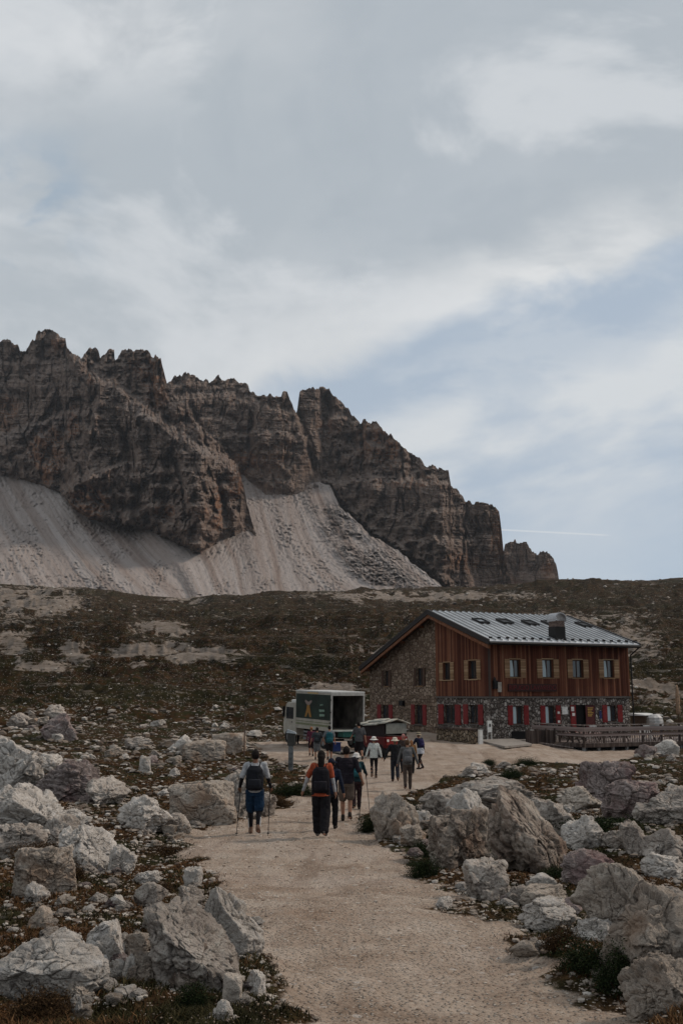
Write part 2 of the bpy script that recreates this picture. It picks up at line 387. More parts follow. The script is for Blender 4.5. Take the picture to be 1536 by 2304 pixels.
    hgt = t.m('ADD', t.m('MULTIPLY', g2, .55), t.m('MULTIPLY', t.ss(peb, .45, .15), .6))
    hgt = t.m('ADD', hgt, t.m('MULTIPLY', h2, 1.1))
    b = t.bump(hgt, .95, .06)
    m = fin(c, .95, b)
    tag(link('ground', me, m), kind='structure')
ground()

# ------------------------------------------------------------ mountain
def rock_face_mat():
    t, fin = material('cliff_rock')
    p = t.geo(); x, y, z = t.sep(p); nz = t.sep(t.geo('Normal'))[2]
    warp = t.noise(t.scale(p, (.012, .012, .012)), 1., 3, .5)
    zz = t.m('ADD', z, t.m('MULTIPLY', warp, 30.))
    strata = t.noise(t.comb(t.m('MULTIPLY', x, .006), t.m('MULTIPLY', y, .004), t.m('MULTIPLY', zz, .22)), 1., 8, .7)
    strata2 = t.noise(t.comb(t.m('MULTIPLY', x, .02), t.m('MULTIPLY', y, .02), t.m('MULTIPLY', zz, .62)), 1., 5, .6)
    vert = t.noise(t.scale(p, (.11, .07, .016)), 1., 7, .65)
    fine = t.noise(t.scale(p, (.4, .25, .5)), 1., 7, .7)
    blot = t.noise(t.scale(p, (.013, .01, .022)), 1., 6, .6)
    c = t.ramp(t.m('ADD', t.m('MULTIPLY', strata, .55), t.m('MULTIPLY', vert, .45)), [(.3, (.10, .070, .054)), (.5, (.20, .144, .114)), (.68, (.32, .25, .205))])
    c = t.mix(t.ss(strata2, .44, .35, 0, .4), c, (.055, .043, .036))
    c = t.mix(t.ss(fine, .54, .74, 0, .5), c, (.22, .19, .17))
    c = t.mix(t.ss(fine, .46, .3, 0, .4), c, (.07, .055, .048))
    vck = t.noise(t.add(t.scale(p, (.07, .04, .012)), t.scale(t.noise(t.scale(p, (.05, .05, .05)), 1., 4, .6, out=1), (.35, .35, .1))), 1., 3, .5)
    crk = t.ss(t.m('ABSOLUTE', t.m('SUBTRACT', vck, .5)), .022, .0)
    vck2 = t.noise(t.scale(p, (.2, .12, .03)), 1., 3, .5); crk = t.m('MAXIMUM', crk, t.m('MULTIPLY', t.ss(t.m('ABSOLUTE', t.m('SUBTRACT', vck2, .5)), .02, .0), .6))
    c = t.mix(t.m('MULTIPLY', crk, .65), c, (.035, .026, .022))
    rust = t.m('MULTIPLY', t.ss(t.m('ADD', t.attr('rust'), t.m('MULTIPLY', t.m('SUBTRACT', blot, .5), 1.7)), .18, .5), t.ss(nz, .55, .25))
    rc = t.mix(t.ss(vert, .35, .62), (.13, .07, .045), (.36, .19, .11))
    c = t.mix(t.m('MULTIPLY', rust, .9), c, rc)
    led = t.m('MULTIPLY', t.m('MULTIPLY', t.ss(nz, .5, .85), t.ss(fine, .35, .6)), .62)
    c = t.mix(led, c, t.mix(fine, (.15, .13, .115), (.24, .215, .195)))
    pk = t.m('MULTIPLY', t.attr('pale'), t.ss(t.m('ADD', fine, t.m('MULTIPLY', vert, .4)), .5, .8))
    c = t.mix(t.m('MULTIPLY', pk, .8), c, (.27, .235, .215))
    hgt = t.m('ADD', t.m('ADD', t.m('MULTIPLY', strata, 2.4), t.m('MULTIPLY', strata2, .8)), t.m('ADD', t.m('MULTIPLY', vert, 1.3), t.m('SUBTRACT', t.m('MULTIPLY', fine, 1.0), t.m('MULTIPLY', crk, 1.2))))
    return fin(c, .95, t.bump(hgt, .7, 2.6))
CLIFF = rock_face_mat()
RUST = ((105, 1020, 28, 55, 1.1), (110, 1075, 22, 22, .9), (210, 1130, 45, 40, 1.), (370, 1150, 22, 18, 1.1), (190, 1170, 40, 20, .6), (350, 870, 26, 60, .7), (320, 820, 50, 25, .5), (130, 775, 24, 30, .6), (20, 930, 30, 40, .6),
        (165, 950, 12, 40, .7), (205, 855, 12, 25, .6), (530, 1080, 18, 50, .7), (620, 1050, 50, 50, .65), (560, 1045, 30, 40, .5), (740, 960, 40, 60, .35), (860, 1010, 50, 60, .65), (1120, 1200, 20, 70, .65), (940, 1080, 60, 25, .4), (1060, 1260, 60, 30, .35), (490, 1130, 16, 60, .5), (640, 1150, 30, 30, .5), (1230, 1280, 20, 40, .4))
PALE = ((330, 940, 90, 14, .7, .75), (280, 900, 60, 10, .6, .9), (440, 1000, 70, 12, .6, .75), (90, 960, 90, 10, .8, -.25), (60, 980, 80, 6, .7, -.1), (470, 880, 70, 8, .5, 0), (850, 1100, 120, 10, .5, 0), (700, 1090, 30, 10, .6, .3), (600, 1110, 60, 8, .6, .6))
_scr = lambda px, py: 650+(1347-py)*1.28
GULLY = ((218, 870, 200, 965, 5), (300, 1065, 335, 1190, 9), (268, 960, 300, 1075, 8), (488, 1075, 505, 1150, 5), (566, 925, 556, 1065, 5), (668, 900, 716, 1080, 7), (150, 790, 180, 870, 6), (428, 905, 470, 1010, 6), (330, 800, 345, 870, 3), (816, 950, 812, 1070, 4), (1050, 1120, 1040, 1290, 5), (95, 770, 90, 830, 4), (395, 1040, 420, 1150, 5), (900, 1010, 905, 1080, 4))
LEDGE_A = (([(-160, 1000), (0, 988), (60, 965), (150, 930), (215, 925)], 34, 12), ([(190, 850), (262, 872), (330, 925), (400, 985), (470, 1025), (545, 1075)], 60, 26), ([(-160, 900), (0, 870), (90, 850), (190, 815)], 26, 14),
           ([(140, 1112), (175, 1085), (240, 1058), (300, 1042)], 45, 16), ([(300, 1075), (360, 1060), (430, 1062), (500, 1100)], 26, 12), ([(255, 828), (300, 822), (372, 850)], 18, 8), ([(-160, 800), (0, 822), (60, 820), (160, 808), (250, 832)], 22, 12))
LEDGE_B = (([(372, 905), (470, 890), (560, 905), (660, 935)], 26, 14), ([(380, 960), (500, 985), (600, 975), (690, 985)], 16, 10), ([(372, 868), (440, 866), (560, 880)], 12, 6))
LEDGE_C = (([(720, 1088), (830, 1078), (930, 1085), (1014, 1088)], 48, 14), ([(700, 980), (780, 1000), (850, 1060)], 14, 10), ([(780, 1150), (860, 1165), (1000, 1150), (1060, 1140)], 22, 12), ([(860, 1225), (960, 1215), (1070, 1220)], 18, 12))
def cliff(name, top, bot, lean, amp, seed, x0, x1, nr, label=None, ybase=None, step=1.35, ledges=()):
    tp, bt = pl(top), pl(bot)
    cols = np.arange(x0, x1+step, step); nc = len(cols)
    jag = (np.round(fbm(cols/8., cols*0+seed, o=3, g=.6, seed=seed)*7)/7-.5)*17
    ed = np.minimum(1, np.minimum(cols-x0, x1-cols)/12.)
    ty = tp(cols)-jag*np.clip(ed, 0, 1)*.8; by = np.maximum(bt(cols)+26, ty+3)
    s = np.linspace(0, 1, nr)[:, None]
    PX = np.broadcast_to(cols, (nr, nc)); PY = by+(ty-by)*s
    Yb = (_scr(cols, bt(cols)) if ybase is None else pl(ybase)(cols))
    hh = np.maximum(0, bt(cols)[None, :]-PY)                     # pixels above the foot
    mpp = Yb/F
    # benches: steep bands and ledges, wandering sideways
    w = (fbm(PX/90., PY/140., o=3, seed=seed+3)-.5)*60
    q = (hh+w)/46.; fr = q-np.floor(q)
    prof = (np.floor(q)+sst(fr, .62, 1.0))*46.
    Y = Yb + lean*(.55*hh+.45*np.maximum(prof-w*.6, 0))*mpp
    for line, stp, wd in ledges:
        lx = np.array([q_[0] for q_ in line], float); ly = np.array([q_[1] for q_ in line], float)
        yl = np.interp(cols, lx, ly) + (fbm(cols/13., cols*0+seed, o=4, seed=seed+19)-.5)*16
        fade = sst(cols, lx[0]-12, lx[0]+14)*(1-sst(cols, lx[-1]-14, lx[-1]+12))
        wv = .35+1.1*fbm(PX/22., PY/22., o=3, seed=seed+41); Y = Y + .95*stp*wv*fade*(sst(yl-PY+(fbm(PX/6., PY/6., o=2, seed=seed+43)-.5)*9, -wd*.3, wd)-.5)
    Yp = Y.copy()
    # buttresses and gullies
    wx = PX+(fbm(PX/60., PY/60., o=3, seed=seed+5)-.5)*46
    but = fbm(wx/88., PY/420., o=2, seed=seed+7, ridge=True)
    b2 = fbm(wx/34., PY/170., o=3, seed=seed+8, ridge=True)
    b3 = fbm(wx/11., PY/40., o=4, g=.6, seed=seed+9)
    ch = np.clip((.5-np.abs(fbm(wx/40., PY/200., o=3, seed=seed+15)-.5)*9), 0, .5)*2*sst(fbm(PX/70., PY/70., o=2, seed=seed+16), .48, .62)     # chimneys
    gx = PX+(fbm(PX/25., PY/25., o=3, seed=seed+17)-.5)*16
    for (xa, ya, xb, yb, wd) in GULLY:
        k_ = np.clip((PY-ya)/(yb-ya), 0, 1); d_ = np.abs(gx-(xa+(xb-xa)*k_))
        ch = np.maximum(ch, 1.7*np.exp(-(d_/wd)**2)*sst(PY, ya-12, ya+12)*(1-sst(PY, yb-12, yb+12)))
    st = fbm(PX/140., (PY+w*.3)/7.5, o=4, g=.6, seed=seed+11)
    st2 = fbm(PX/60., (PY+w*.3)/2.6, o=2, seed=seed+13); st = np.round(st*9)/9*.8+st*.2+.25*(np.round(st2*5)/5-.5)
    blk = 0
    for sx_, sy_, am_ in ((48., 120., 1.), (20., 46., .5), (9., 18., .2)):
        wq = (fbm(PX/sx_, PY/sy_, o=2, seed=seed+30)-.5)
        R_, O_, e_ = worley(PX/sx_+wq*.2, (PY+.25*PX*(seed % 3-1))/sy_+wq*.25, seed=seed+31, cheb=True)
        blk = blk+am_*((R_[0]-.5)+.35*(R_[1]-.5)*O_[0]*2)-am_*.16*np.clip(1-e_*7, 0, 1)
    Y = Y - amp*.80*blk
    Y = Y + amp*(-1.15*but-.32*b2-.12*b3+.45*ch)-amp*.30*st + amp*1.25 - (fbm(PX/7., PY/2.6, o=3, seed=seed+23)-.5)*amp*.10
    ft = sst(hh+(fbm(PX/8., PY/8., o=3, seed=seed+47)-.5)*20, 0, 16); Y = Yp+(Y-Yp)*(.22+.78*sst(hh, 0, 95))+amp*.55*(1-sst(hh, 10, 120)); Y = (Yb+2)*(1-ft)+Y*ft
    a, b, c = ray(PX, PY)
    V = np.stack([a/b*Y, Y, CZ+c/b*Y], 2)
    # the back, falling away behind the ridge
    bk = []
    for j, (dy, dz) in enumerate(((6, -3), (24, -28), (70, -110), (160, -300))):
        r_ = V[-1].copy(); r_[:, 1] += dy; r_[:, 0] *= 1+dy/900.; r_[:, 2] = r_[:, 2]+dz; bk.append(r_[None])
    V = np.concatenate([V]+bk, 0); n_r = V.shape[0]
    me = npmesh(name, V.reshape(-1, 3), gridq(n_r, nc), smooth=False)
    ru = np.zeros((nr, nc)); pa = np.zeros((nr, nc))
    for cx, cy, sx, sy, k in RUST: ru = np.maximum(ru, k*np.exp(-((PX-cx)/sx)**2-((PY-cy)/sy)**2))
    for cx, cy, sx, sy, k, sl in PALE: pa = np.maximum(pa, k*np.exp(-((PX-cx)/sx)**2-((PY-cy-sl*(PX-cx))/sy)**2))
    z = np.zeros((4, nc)); vattr(me, 'rust', np.concatenate([ru, z])); vattr(me, 'pale', np.concatenate([pa, z]))
    return tag(link(name, me, CLIFF), kind='structure')
cliff('mountain', [(-160, 770), (-60, 800), (-10, 770), (5, 768), (22, 763), (38, 775), (50, 792), (58, 790), (70, 770), (80, 762), (82, 748), (100, 744), (112, 739), (128, 750), (148, 760), (151, 783), (170, 800), (184, 805), (196, 793), (203, 782), (212, 780), (222, 788), (226, 805), (236, 797), (246, 786), (258, 784), (254, 805), (262, 812), (272, 792),
        (285, 785), (320, 786), (345, 800), (362, 806), (368, 830), (378, 872), (398, 900), (440, 948), (480, 985), (512, 1020), (536, 1048), (545, 1085), (550, 1100), (556, 1140), (563, 1160), (575, 1200)],
      [(-160, 1010), (-60, 1040), (0, 1064), (60, 1085), (135, 1110), (165, 1150), (200, 1168), (330, 1196), (385, 1218), (452, 1246), (500, 1205), (560, 1192), (575, 1205)], .5, 25, 3, -160, 575, 360, ledges=LEDGE_A)
cliff('mountain', [(340, 900), (376, 862), (390, 850), (412, 841), (436, 842), (450, 858), (480, 856), (492, 845), (500, 855), (515, 849), (530, 857), (558, 864), (562, 880), (580, 890), (610, 888), (632, 890), (636, 882), (646, 884), (650, 896), (664, 922), (684, 960), (702, 1000), (712, 1070), (722, 1100)],
      [(340, 1090), (545, 1066), (600, 1108), (650, 1110), (722, 1100)], .45, 20, 31, 340, 722, 240, ledges=LEDGE_B)
cliff('mountain', [(640, 1000), (668, 925), (674, 880), (690, 874), (718, 873), (740, 872), (748, 890), (768, 905), (790, 930), (812, 955), (818, 944), (832, 950), (848, 952), (868, 970), (885, 985), (900, 1000), (925, 1022), (945, 1030), (958, 1048), (975, 1048), (1008, 1060), (1014, 1090), (1030, 1100), (1045, 1125), (1062, 1132), (1085, 1131),
        (1112, 1138), (1122, 1150), (1128, 1200), (1134, 1260), (1150, 1312)],
      [(640, 1110), (700, 1090), (745, 1095), (765, 1140), (830, 1205), (900, 1245), (960, 1292), (1000, 1325), (1150, 1335)], .4, 20, 57, 640, 1150, 340, ledges=LEDGE_C,
      ybase=[(640, 985), (740, 990), (830, 930), (900, 880), (1000, 830), (1150, 850)])
cliff('mountain', [(1110, 1290), (1132, 1240), (1136, 1226), (1146, 1216), (1158, 1216), (1162, 1224), (1170, 1222), (1184, 1222), (1196, 1240), (1206, 1246), (1220, 1242), (1240, 1248), (1250, 1266), (1256, 1300), (1266, 1330)],
      [(1110, 1335), (1266, 1335)], .25, 12, 83, 1110, 1266, 110, ybase=[(1110, 1000), (1266, 1000)], step=1.)

def scree():
    top = pl([(-160, 980), (0, 1030), (140, 1075), (200, 1130), (330, 1160), (450, 1205), (500, 1160), (530, 1080), (546, 1062), (600, 1106), (650, 1112), (700, 1076), (742, 1092), (765, 1140), (830, 1203), (900, 1243), (960, 1290), (1005, 1330), (1030, 1352)])
    cols = np.arange(-160, 1031, 2.0); nr = 210; s = np.linspace(0, 1, nr)[:, None]
    PX = np.broadcast_to(cols, (nr, len(cols)))
    t0 = top(cols)+(fbm(cols/14., cols*0, o=3, seed=4)-.5)*12
    PY = 1375+(t0-1375)*s
    k = pl([(-160, .55), (0, .6), (200, .75), (400, 1.0), (470, .6), (560, .25), (640, 0.25), (720, .55), (850, .95), (1030, 1.1)])(PX)
    su = PX-k*(PY-1200)
    Y = _scr(PX, PY) + (fbm(su/90., PY/600., o=2, seed=61)-.5)*30 + (fbm(su/14., PY/200., o=3, seed=62)-.5)*4 + (fbm(PX/4., PY/4., o=3, seed=63)-.5)*11*sst(fbm(PX/40., PY/40., o=3, seed=66), .42, .6)+(fbm(PX/5., PY/5., o=3, seed=63)-.5)*4
    # rocky rib in the middle of the fan
    rib = np.exp(-((su-775-(0*PY))/44.)**2)*sst(PY, 1110, 1165)*(1-sst(PY, 1300, 1345))
    rib = np.clip(rib*1.6, 0, 1)
    Y = Y-rib*(fbm(PX/9., PY/7., o=5, g=.65, seed=64, ridge=True)-.3)*20*sst(fbm(PX/26., PY/26., o=3, seed=65), .36, .56)
    a, b, c = ray(PX, PY)
    V = np.stack([a/b*Y, Y, CZ+c/b*Y], 2)
    me = npmesh('scree_slope', V.reshape(-1, 3), gridq(nr, len(cols)))
    vattr(me, 'su', su); vattr(me, 'sv', PY); vattr(me, 'rib', rib)
    t, fin = material('scree')
    wob = t.m('MULTIPLY', t.noise(t.comb(t.m('MULTIPLY', t.attr('su'), .012), t.m('MULTIPLY', t.attr('sv'), .012), 0.), 1., 4, .6), 26.)
    U = t.comb(t.m('MULTIPLY', t.m('ADD', t.attr('su'), wob), .035), t.m('MULTIPLY', t.attr('sv'), .0022), 0.)
    U2 = t.comb(t.m('MULTIPLY', t.m('ADD', t.attr('su'), wob), .11), t.m('MULTIPLY', t.attr('sv'), .007), 4.)
    n1 = t.noise(U, 1., 5, .6); n2 = t.noise(U2, 1., 5, .65)
    p = t.geo(); n3 = t.noise(t.scale(p, (.5, .3, .5)), .45, 7, .7); n4 = t.noise(p, .035, 5, .6)
    c_ = t.ramp(n1, [(.3, (.185, .14, .118)), (.45, (.255, .215, .192)), (.62, (.315, .28, .26))])
    c_ = t.mix(t.ss(n2, .56, .7, 0, .5), c_, (.145, .10, .08))
    c_ = t.mix(t.ss(n2, .42, .3, 0, .25), c_, (.32, .29, .275))
    dk = t.m('MULTIPLY', t.ss(n3, .54, .64), t.ss(n4, .46, .58))
    c_ = t.mix(t.m('MULTIPLY', dk, .75), c_, (.07, .055, .05))
    rb = t.m('MULTIPLY', t.attr('rib'), t.m('MULTIPLY', t.ss(n3, .42, .56), t.ss(n4, .35, .55)))
    c_ = t.mix(t.m('MULTIPLY', rb, .85), c_, (.06, .052, .048))
    m = fin(c_, .95, t.bump(t.m('ADD', n3, t.m('MULTIPLY', n2, 1.5)), .5, 1.6))
    tag(link('scree_slope', me, m), kind='structure')
scree()
SPEC[0] = .2
# ------------------------------------------------------------ mesh bucket
class MB:
    def __init__(s): s.v = []; s.f = []
    def poly(s, pts):
        n = len(s.v); s.v += [tuple(p) for p in pts]; s.f.append(tuple(range(n, n+len(pts)))); return s
    def hexa(s, p):                                     # 8 corners: bottom ring, top ring
        n = len(s.v); s.v += [tuple(q) for q in p]
        for a in ((0, 3, 2, 1), (4, 5, 6, 7), (0, 1, 5, 4), (1, 2, 6, 5), (2, 3, 7, 6), (3, 0, 4, 7)): s.f.append(tuple(n+i for i in a))
        return s
    def box(s, x0, x1, y0, y1, z0, z1):
        return s.hexa([(x0, y0, z0), (x1, y0, z0), (x1, y1, z0), (x0, y1, z0), (x0, y0, z1), (x1, y0, z1), (x1, y1, z1), (x0, y1, z1)])
    def beam(s, a, b, w, h, up=(0, 0, 1)):
        a = Vector(a); b = Vector(b); d = (b-a).normalized(); u = Vector(up)
        sd = d.cross(u)
        if sd.length < 1e-4: sd = d.cross(Vector((1, 0, 0)))
        sd.normalize(); u = sd.cross(d); sd *= w/2; u *= h/2
        return s.hexa([a-sd-u, a+sd-u, b+sd-u, b-sd-u, a-sd+u, a+sd+u, b+sd+u, b-sd+u])
    def tube(s, a, b, r0, r1=None, n=10, cap=True):
        r1 = r0 if r1 is None else r1; a = Vector(a); b = Vector(b); d = (b-a).normalized()
        x = d.orthogonal().normalized(); y = d.cross(x); k = len(s.v)
        for c, r in ((a, r0), (b, r1)):
            for i in range(n): t = 2*math.pi*i/n; s.v.append(tuple(c+x*r*math.cos(t)+y*r*math.sin(t)))
        for i in range(n): j = (i+1) % n; s.f.append((k+i, k+j, k+n+j, k+n+i))
        if cap: s.f.append(tuple(range(k+n-1, k-1, -1))); s.f.append(tuple(range(k+n, k+2*n)))
        return s
    def prism(s, pts, y0, y1):                          # outline in (x, z) pushed along y
        n = len(pts); k = len(s.v)
        s.v += [(p[0], y0, p[1]) for p in pts]+[(p[0], y1, p[1]) for p in pts]
        s.f.append(tuple(range(k, k+n))); s.f.append(tuple(range(k+2*n-1, k+n-1, -1)))
        for i in range(n): j = (i+1) % n; s.f.append((k+j, k+i, k+n+i, k+n+j))
        return s
    def lathe(s, prof, c=(0, 0, 0), n=14):
        k = len(s.v)
        for r, z in prof:
            for i in range(n): t = 2*math.pi*i/n; s.v.append((c[0]+r*math.cos(t), c[1]+r*math.sin(t), c[2]+z))
        for j in range(len(prof)-1):
            for i in range(n): q = (i+1) % n; s.f.append((k+j*n+i, k+j*n+q, k+(j+1)*n+q, k+(j+1)*n+i))
        s.f.append(tuple(k+(len(prof)-1)*n+i for i in range(n))); s.f.append(tuple(k+n-1-i for i in range(n)))
        return s
    def build(s, name, m, parent=None, bevel=0, smooth=False, loc=None, rot=None):
        me = bpy.data.meshes.new(name); me.from_pydata(s.v, [], s.f)
        bm = bmesh.new(); bm.from_mesh(me)
        if bevel:
            bmesh.ops.bevel(bm, geom=list(bm.edges), offset=bevel, segments=2, profile=.6, affect='EDGES', clamp_overlap=True)
        bmesh.ops.recalc_face_normals(bm, faces=bm.faces)
        bm.to_mesh(me); bm.free()
        for p in me.polygons: p.use_smooth = smooth
        return link(name, me, m, parent, loc, rot)

def plain(name, col, rough=.7, metal=0., var=.12, sc=6., grime=None, bump=0.):
    t, fin = material(name)
    p = t.obj(); n = t.noise(p, sc, 5, .6)
    dk = tuple(c*(1-var*2) for c in col); lt = tuple(min(1, c*(1+var)) for c in col)
    c = t.mix(t.ss(n, .3, .7), dk, lt)
    if grime: c = t.mix(t.ss(t.noise(p, sc*.45, 6, .7), .5, .72, 0, .7), c, grime)
    return fin(c, rough, t.bump(n, bump, .02) if bump else None, metal)

SPEC[0] = .06
def stone_wall(name, sc, pal, mortar, sx=1., rnd=1.):
    t, fin = material(name)
    o = t.obj(); x, y, z = t.sep(o)
    q = t.comb(t.m('MULTIPLY', t.m('SUBTRACT', x, y), sx), 0., z)
    wob = t.noise(o, 4, 2, .5, out=1)
    q = t.add(q, t.scale(wob, (.07, .0, .07)))
    col = t.vor(q, sc, 'Color', rnd=rnd); ed = t.vor(q, sc, 'Distance', 'DISTANCE_TO_EDGE', rnd=rnd)
    r_, g_, b_ = t.sep(col); n = t.noise(o, 14, 5, .7)
    c = t.ramp(r_, pal)
    c = t.mix(t.ss(n, .35, .7, .0, .45), c, tuple(k*.45 for k in pal[1][1]))
    e = t.ss(ed, .10, .03)
    c = t.mix(e, c, mortar)
    h = t.m('ADD', t.ss(ed, 0., .16), t.m('MULTIPLY', n, .35))
    return fin(c, .92, t.bump(h, 1., .09))
STONE_G = stone_wall('gable_stone', 3.9, [(.1, (.17, .12, .085)), (.5, (.27, .195, .145)), (.9, (.37, .285, .215))], (.10, .07, .052), .8, .7)
STONE_F = stone_wall('front_stone', 4.3, [(.1, (.11, .09, .08)), (.5, (.24, .205, .18)), (.9, (.44, .40, .36))], (.06, .048, .042), 1.1, 1.)
STONE_Y = stone_wall('yard_stone', 3.6, [(.1, (.12, .09, .06)), (.5, (.26, .20, .14)), (.9, (.40, .33, .25))], (.05, .038, .03))
def boards(name, pal, w=.13, horiz=False, gap=.12):
    t, fin = material(name)
    o = t.obj(); x, y, z = t.sep(o)
    u = z if horiz else t.m('SUBTRACT', x, y); l = t.m('SUBTRACT', x, y) if horiz else z
    s_ = t.m('DIVIDE', u, w); i = t.m('FLOOR', s_); f = t.m('FRACT', s_)
    rnd = t.node('ShaderNodeTexWhiteNoise', 0, {'W': i}, noise_dimensions='1D')
    st = t.noise(t.comb(t.m('MULTIPLY', u, 16.), t.m('MULTIPLY', l, .8), i), 1., 5, .65)
    big = t.noise(t.comb(t.m('MULTIPLY', u, .25), t.m('MULTIPLY', l, .5), 0.), 1., 4, .6)
    k = t.m('ADD', t.m('MULTIPLY', rnd, .5), t.m('ADD', t.m('MULTIPLY', st, .35), t.m('MULTIPLY', big, .3)))
    c = t.ramp(k, pal)
    g = t.m('MAXIMUM', t.ss(f, gap, 0.), t.ss(f, 1-gap, 1.))
    c = t.mix(t.m('MULTIPLY', g, .9), c, (.012, .007, .005))
    return fin(c, .8, t.bump(t.m('SUBTRACT', st, t.m('MULTIPLY', g, 2.)), .6, .012))
WOOD = boards('larch_cladding', [(.22, (.038, .013, .009)), (.5, (.098, .034, .021)), (.78, (.19, .080, .046)), (.97, (.28, .17, .11))], .17)
WOOD_D = boards('dark_planks', [(.2, (.03, .022, .02)), (.55, (.07, .052, .045)), (.9, (.13, .10, .085))], .14)
DECKW = boards('deck_planks', [(.2, (.12, .095, .085)), (.55, (.20, .165, .15)), (.9, (.30, .26, .24))], .14)
RAILW = boards('weathered_rail', [(.2, (.09, .065, .058)), (.55, (.17, .13, .12)), (.9, (.26, .21, .195))], .16, True, .06)
SHUT_T = boards('tan_slats', [(.2, (.15, .085, .045)), (.55, (.30, .19, .11)), (.9, (.42, .30, .19))], .11, True, .16)
SPEC[0] = .2
SHUT_R = plain('red_shutter', (.17, .014, .014), .55, var=.15, sc=5, grime=(.10, .01, .012))
FRAME = plain('brown_frame', (.06, .03, .018), .6)
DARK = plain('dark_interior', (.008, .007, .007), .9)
BLACKM = plain('black_metal', (.015, .014, .014), .5, .4)
FASC = plain('roof_edge', (.028, .022, .02), .5, .3)
BEAMW = plain('orange_beam', (.17, .066, .030), .7, var=.25)
GREYT = plain('grey_trim', (.10, .088, .08), .8)
WHITEP = plain('white_paint', (.62, .61, .58), .5, var=.08)
PAPER = plain('paper', (.66, .64, .60), .8)
t_, f_ = material('window_glass'); GLASS = f_((.02, .025, .03), .04); t_.b.inputs['Specular IOR Level'].default_value = .8
t_, f_ = material('painted_sky_reflection'); GL2 = f_((.42, .50, .52), .3)  # flat pale colour standing in for sky mirrored in a tilted sash
t_, f_ = material('roof_metal')
n_ = t_.noise(t_.obj(), .8, 5, .6); n2_ = t_.noise(t_.scale(t_.obj(), (3, .3, .3)), 2., 4, .6)
ROOF = f_(t_.mix(t_.ss(n_, .3, .7), (.52, .53, .54), (.68, .69, .70)), t_.ss(n2_, .3, .7, .28, .45), None, .1)

# ------------------------------------------------------------ mountain hut
ANG = rad(25.)
HX, HY = float(P(1103, 1600, 68)[0]), 68.0; HZ = .22
ca, sa = math.cos(ANG), math.sin(ANG)
def loc2(px, py, y=None, x=None, z=None):
    """local hut coordinates where a photograph pixel meets a wall plane"""
    a, b, c = [float(q) for q in ray(px, py)]
    dx, dy = a*ca+b*sa, -a*sa+b*ca; ox, oy = -HX*ca-HY*sa, HX*sa-HY*ca
    if y is not None: k = (y-oy)/dy
    elif x is not None: k = (x-ox)/dx
    else: k = (z-(CZ-HZ))/c
    return ox+k*dx, oy+k*dy, CZ-HZ+k*c
hut = tag(empty('mountain_hut', (HX, HY, HZ), ANG), 'two storey mountain hut of rough stone and red brown timber with a pale metal roof', 'mountain hut')
W_ = loc2(1414, 1560, y=0)[0]; G_ = loc2(832, 1600, x=0)[1]; GW = loc2(981, 1500, x=0)[1]
ZJ = loc2(1103, 1571, y=0)[2]
XE = -.75
rf = loc2(1099, 1441, x=XE); rr = loc2(961, 1374, x=XE); rb = loc2(808, 1502, x=XE)
XR = loc2(1438, 1446, y=rf[1])[0]
def zroof(y):
    return rf[2]+(rr[2]-rf[2])*(y-rf[1])/(rr[1]-rf[1]) if y < rr[1] else rr[2]+(rb[2]-rr[2])*(y-rr[1])/(rb[1]-rr[1])
TH = .16
def wall_holes(mb, u0, u1, z0, z1, holes, face, dep=.22):
    """a wall sheet with real openings; face(u, z, d) gives the point d metres inside"""
    us = sorted({u0, u1, *[h[0] for h in holes], *[h[1] for h in holes]}); zs = sorted({z0, z1, *[h[2] for h in holes], *[h[3] for h in holes]})
    us = [u for u in us if u0-1e-6 <= u <= u1+1e-6]; zs = [z for z in zs if z0-1e-6 <= z <= z1+1e-6]
    for i in range(len(us)-1):
        for j in range(len(zs)-1):
            cu, cz = (us[i]+us[i+1])/2, (zs[j]+zs[j+1])/2
            if any(h[0] < cu < h[1] and h[2] < cz < h[3] for h in holes): continue
            mb.poly([face(us[i], zs[j], 0), face(us[i+1], zs[j], 0), face(us[i+1], zs[j+1], 0), face(us[i], zs[j+1], 0)])
    for a, b, c, d in holes:
        for p, q in (((a, c), (b, c)), ((b, c), (b, d)), ((b, d), (a, d)), ((a, d), (a, c))):
            mb.poly([face(*p, 0), face(*q, 0), face(*q, dep), face(*p, dep)])
FR = lambda off=0.: (lambda u, z, d: (u, off+d, z))
GA = lambda off=0.: (lambda u, z, d: (off+d, u, z))
def rect_front(l, r, t, b, off=0.):
    p = loc2(l, (t+b)/2, y=off); q = loc2(r, (t+b)/2, y=off); m_ = (l+r)/2
    return p[0], q[0], loc2(m_, b, y=off)[2], loc2(m_, t, y=off)[2]
def rect_gable(l, r, t, b, off=0.):
    p = loc2(l, (t+b)/2, x=off)[1]; q = loc2(r, (t+b)/2, x=off)[1]; m_ = (l+r)/2
    return q, p, loc2(m_, b, x=off)[2], loc2(m_, t, x=off)[2]
def slabbox(mb, face, a, b, c, d, d0, d1):
    p = [face(a, c, d0), face(b, c, d0), face(b, c, d1), face(a, c, d1), face(a, d, d0), face(b, d, d0), face(b, d, d1), face(a, d, d1)]
    mb.hexa(p)
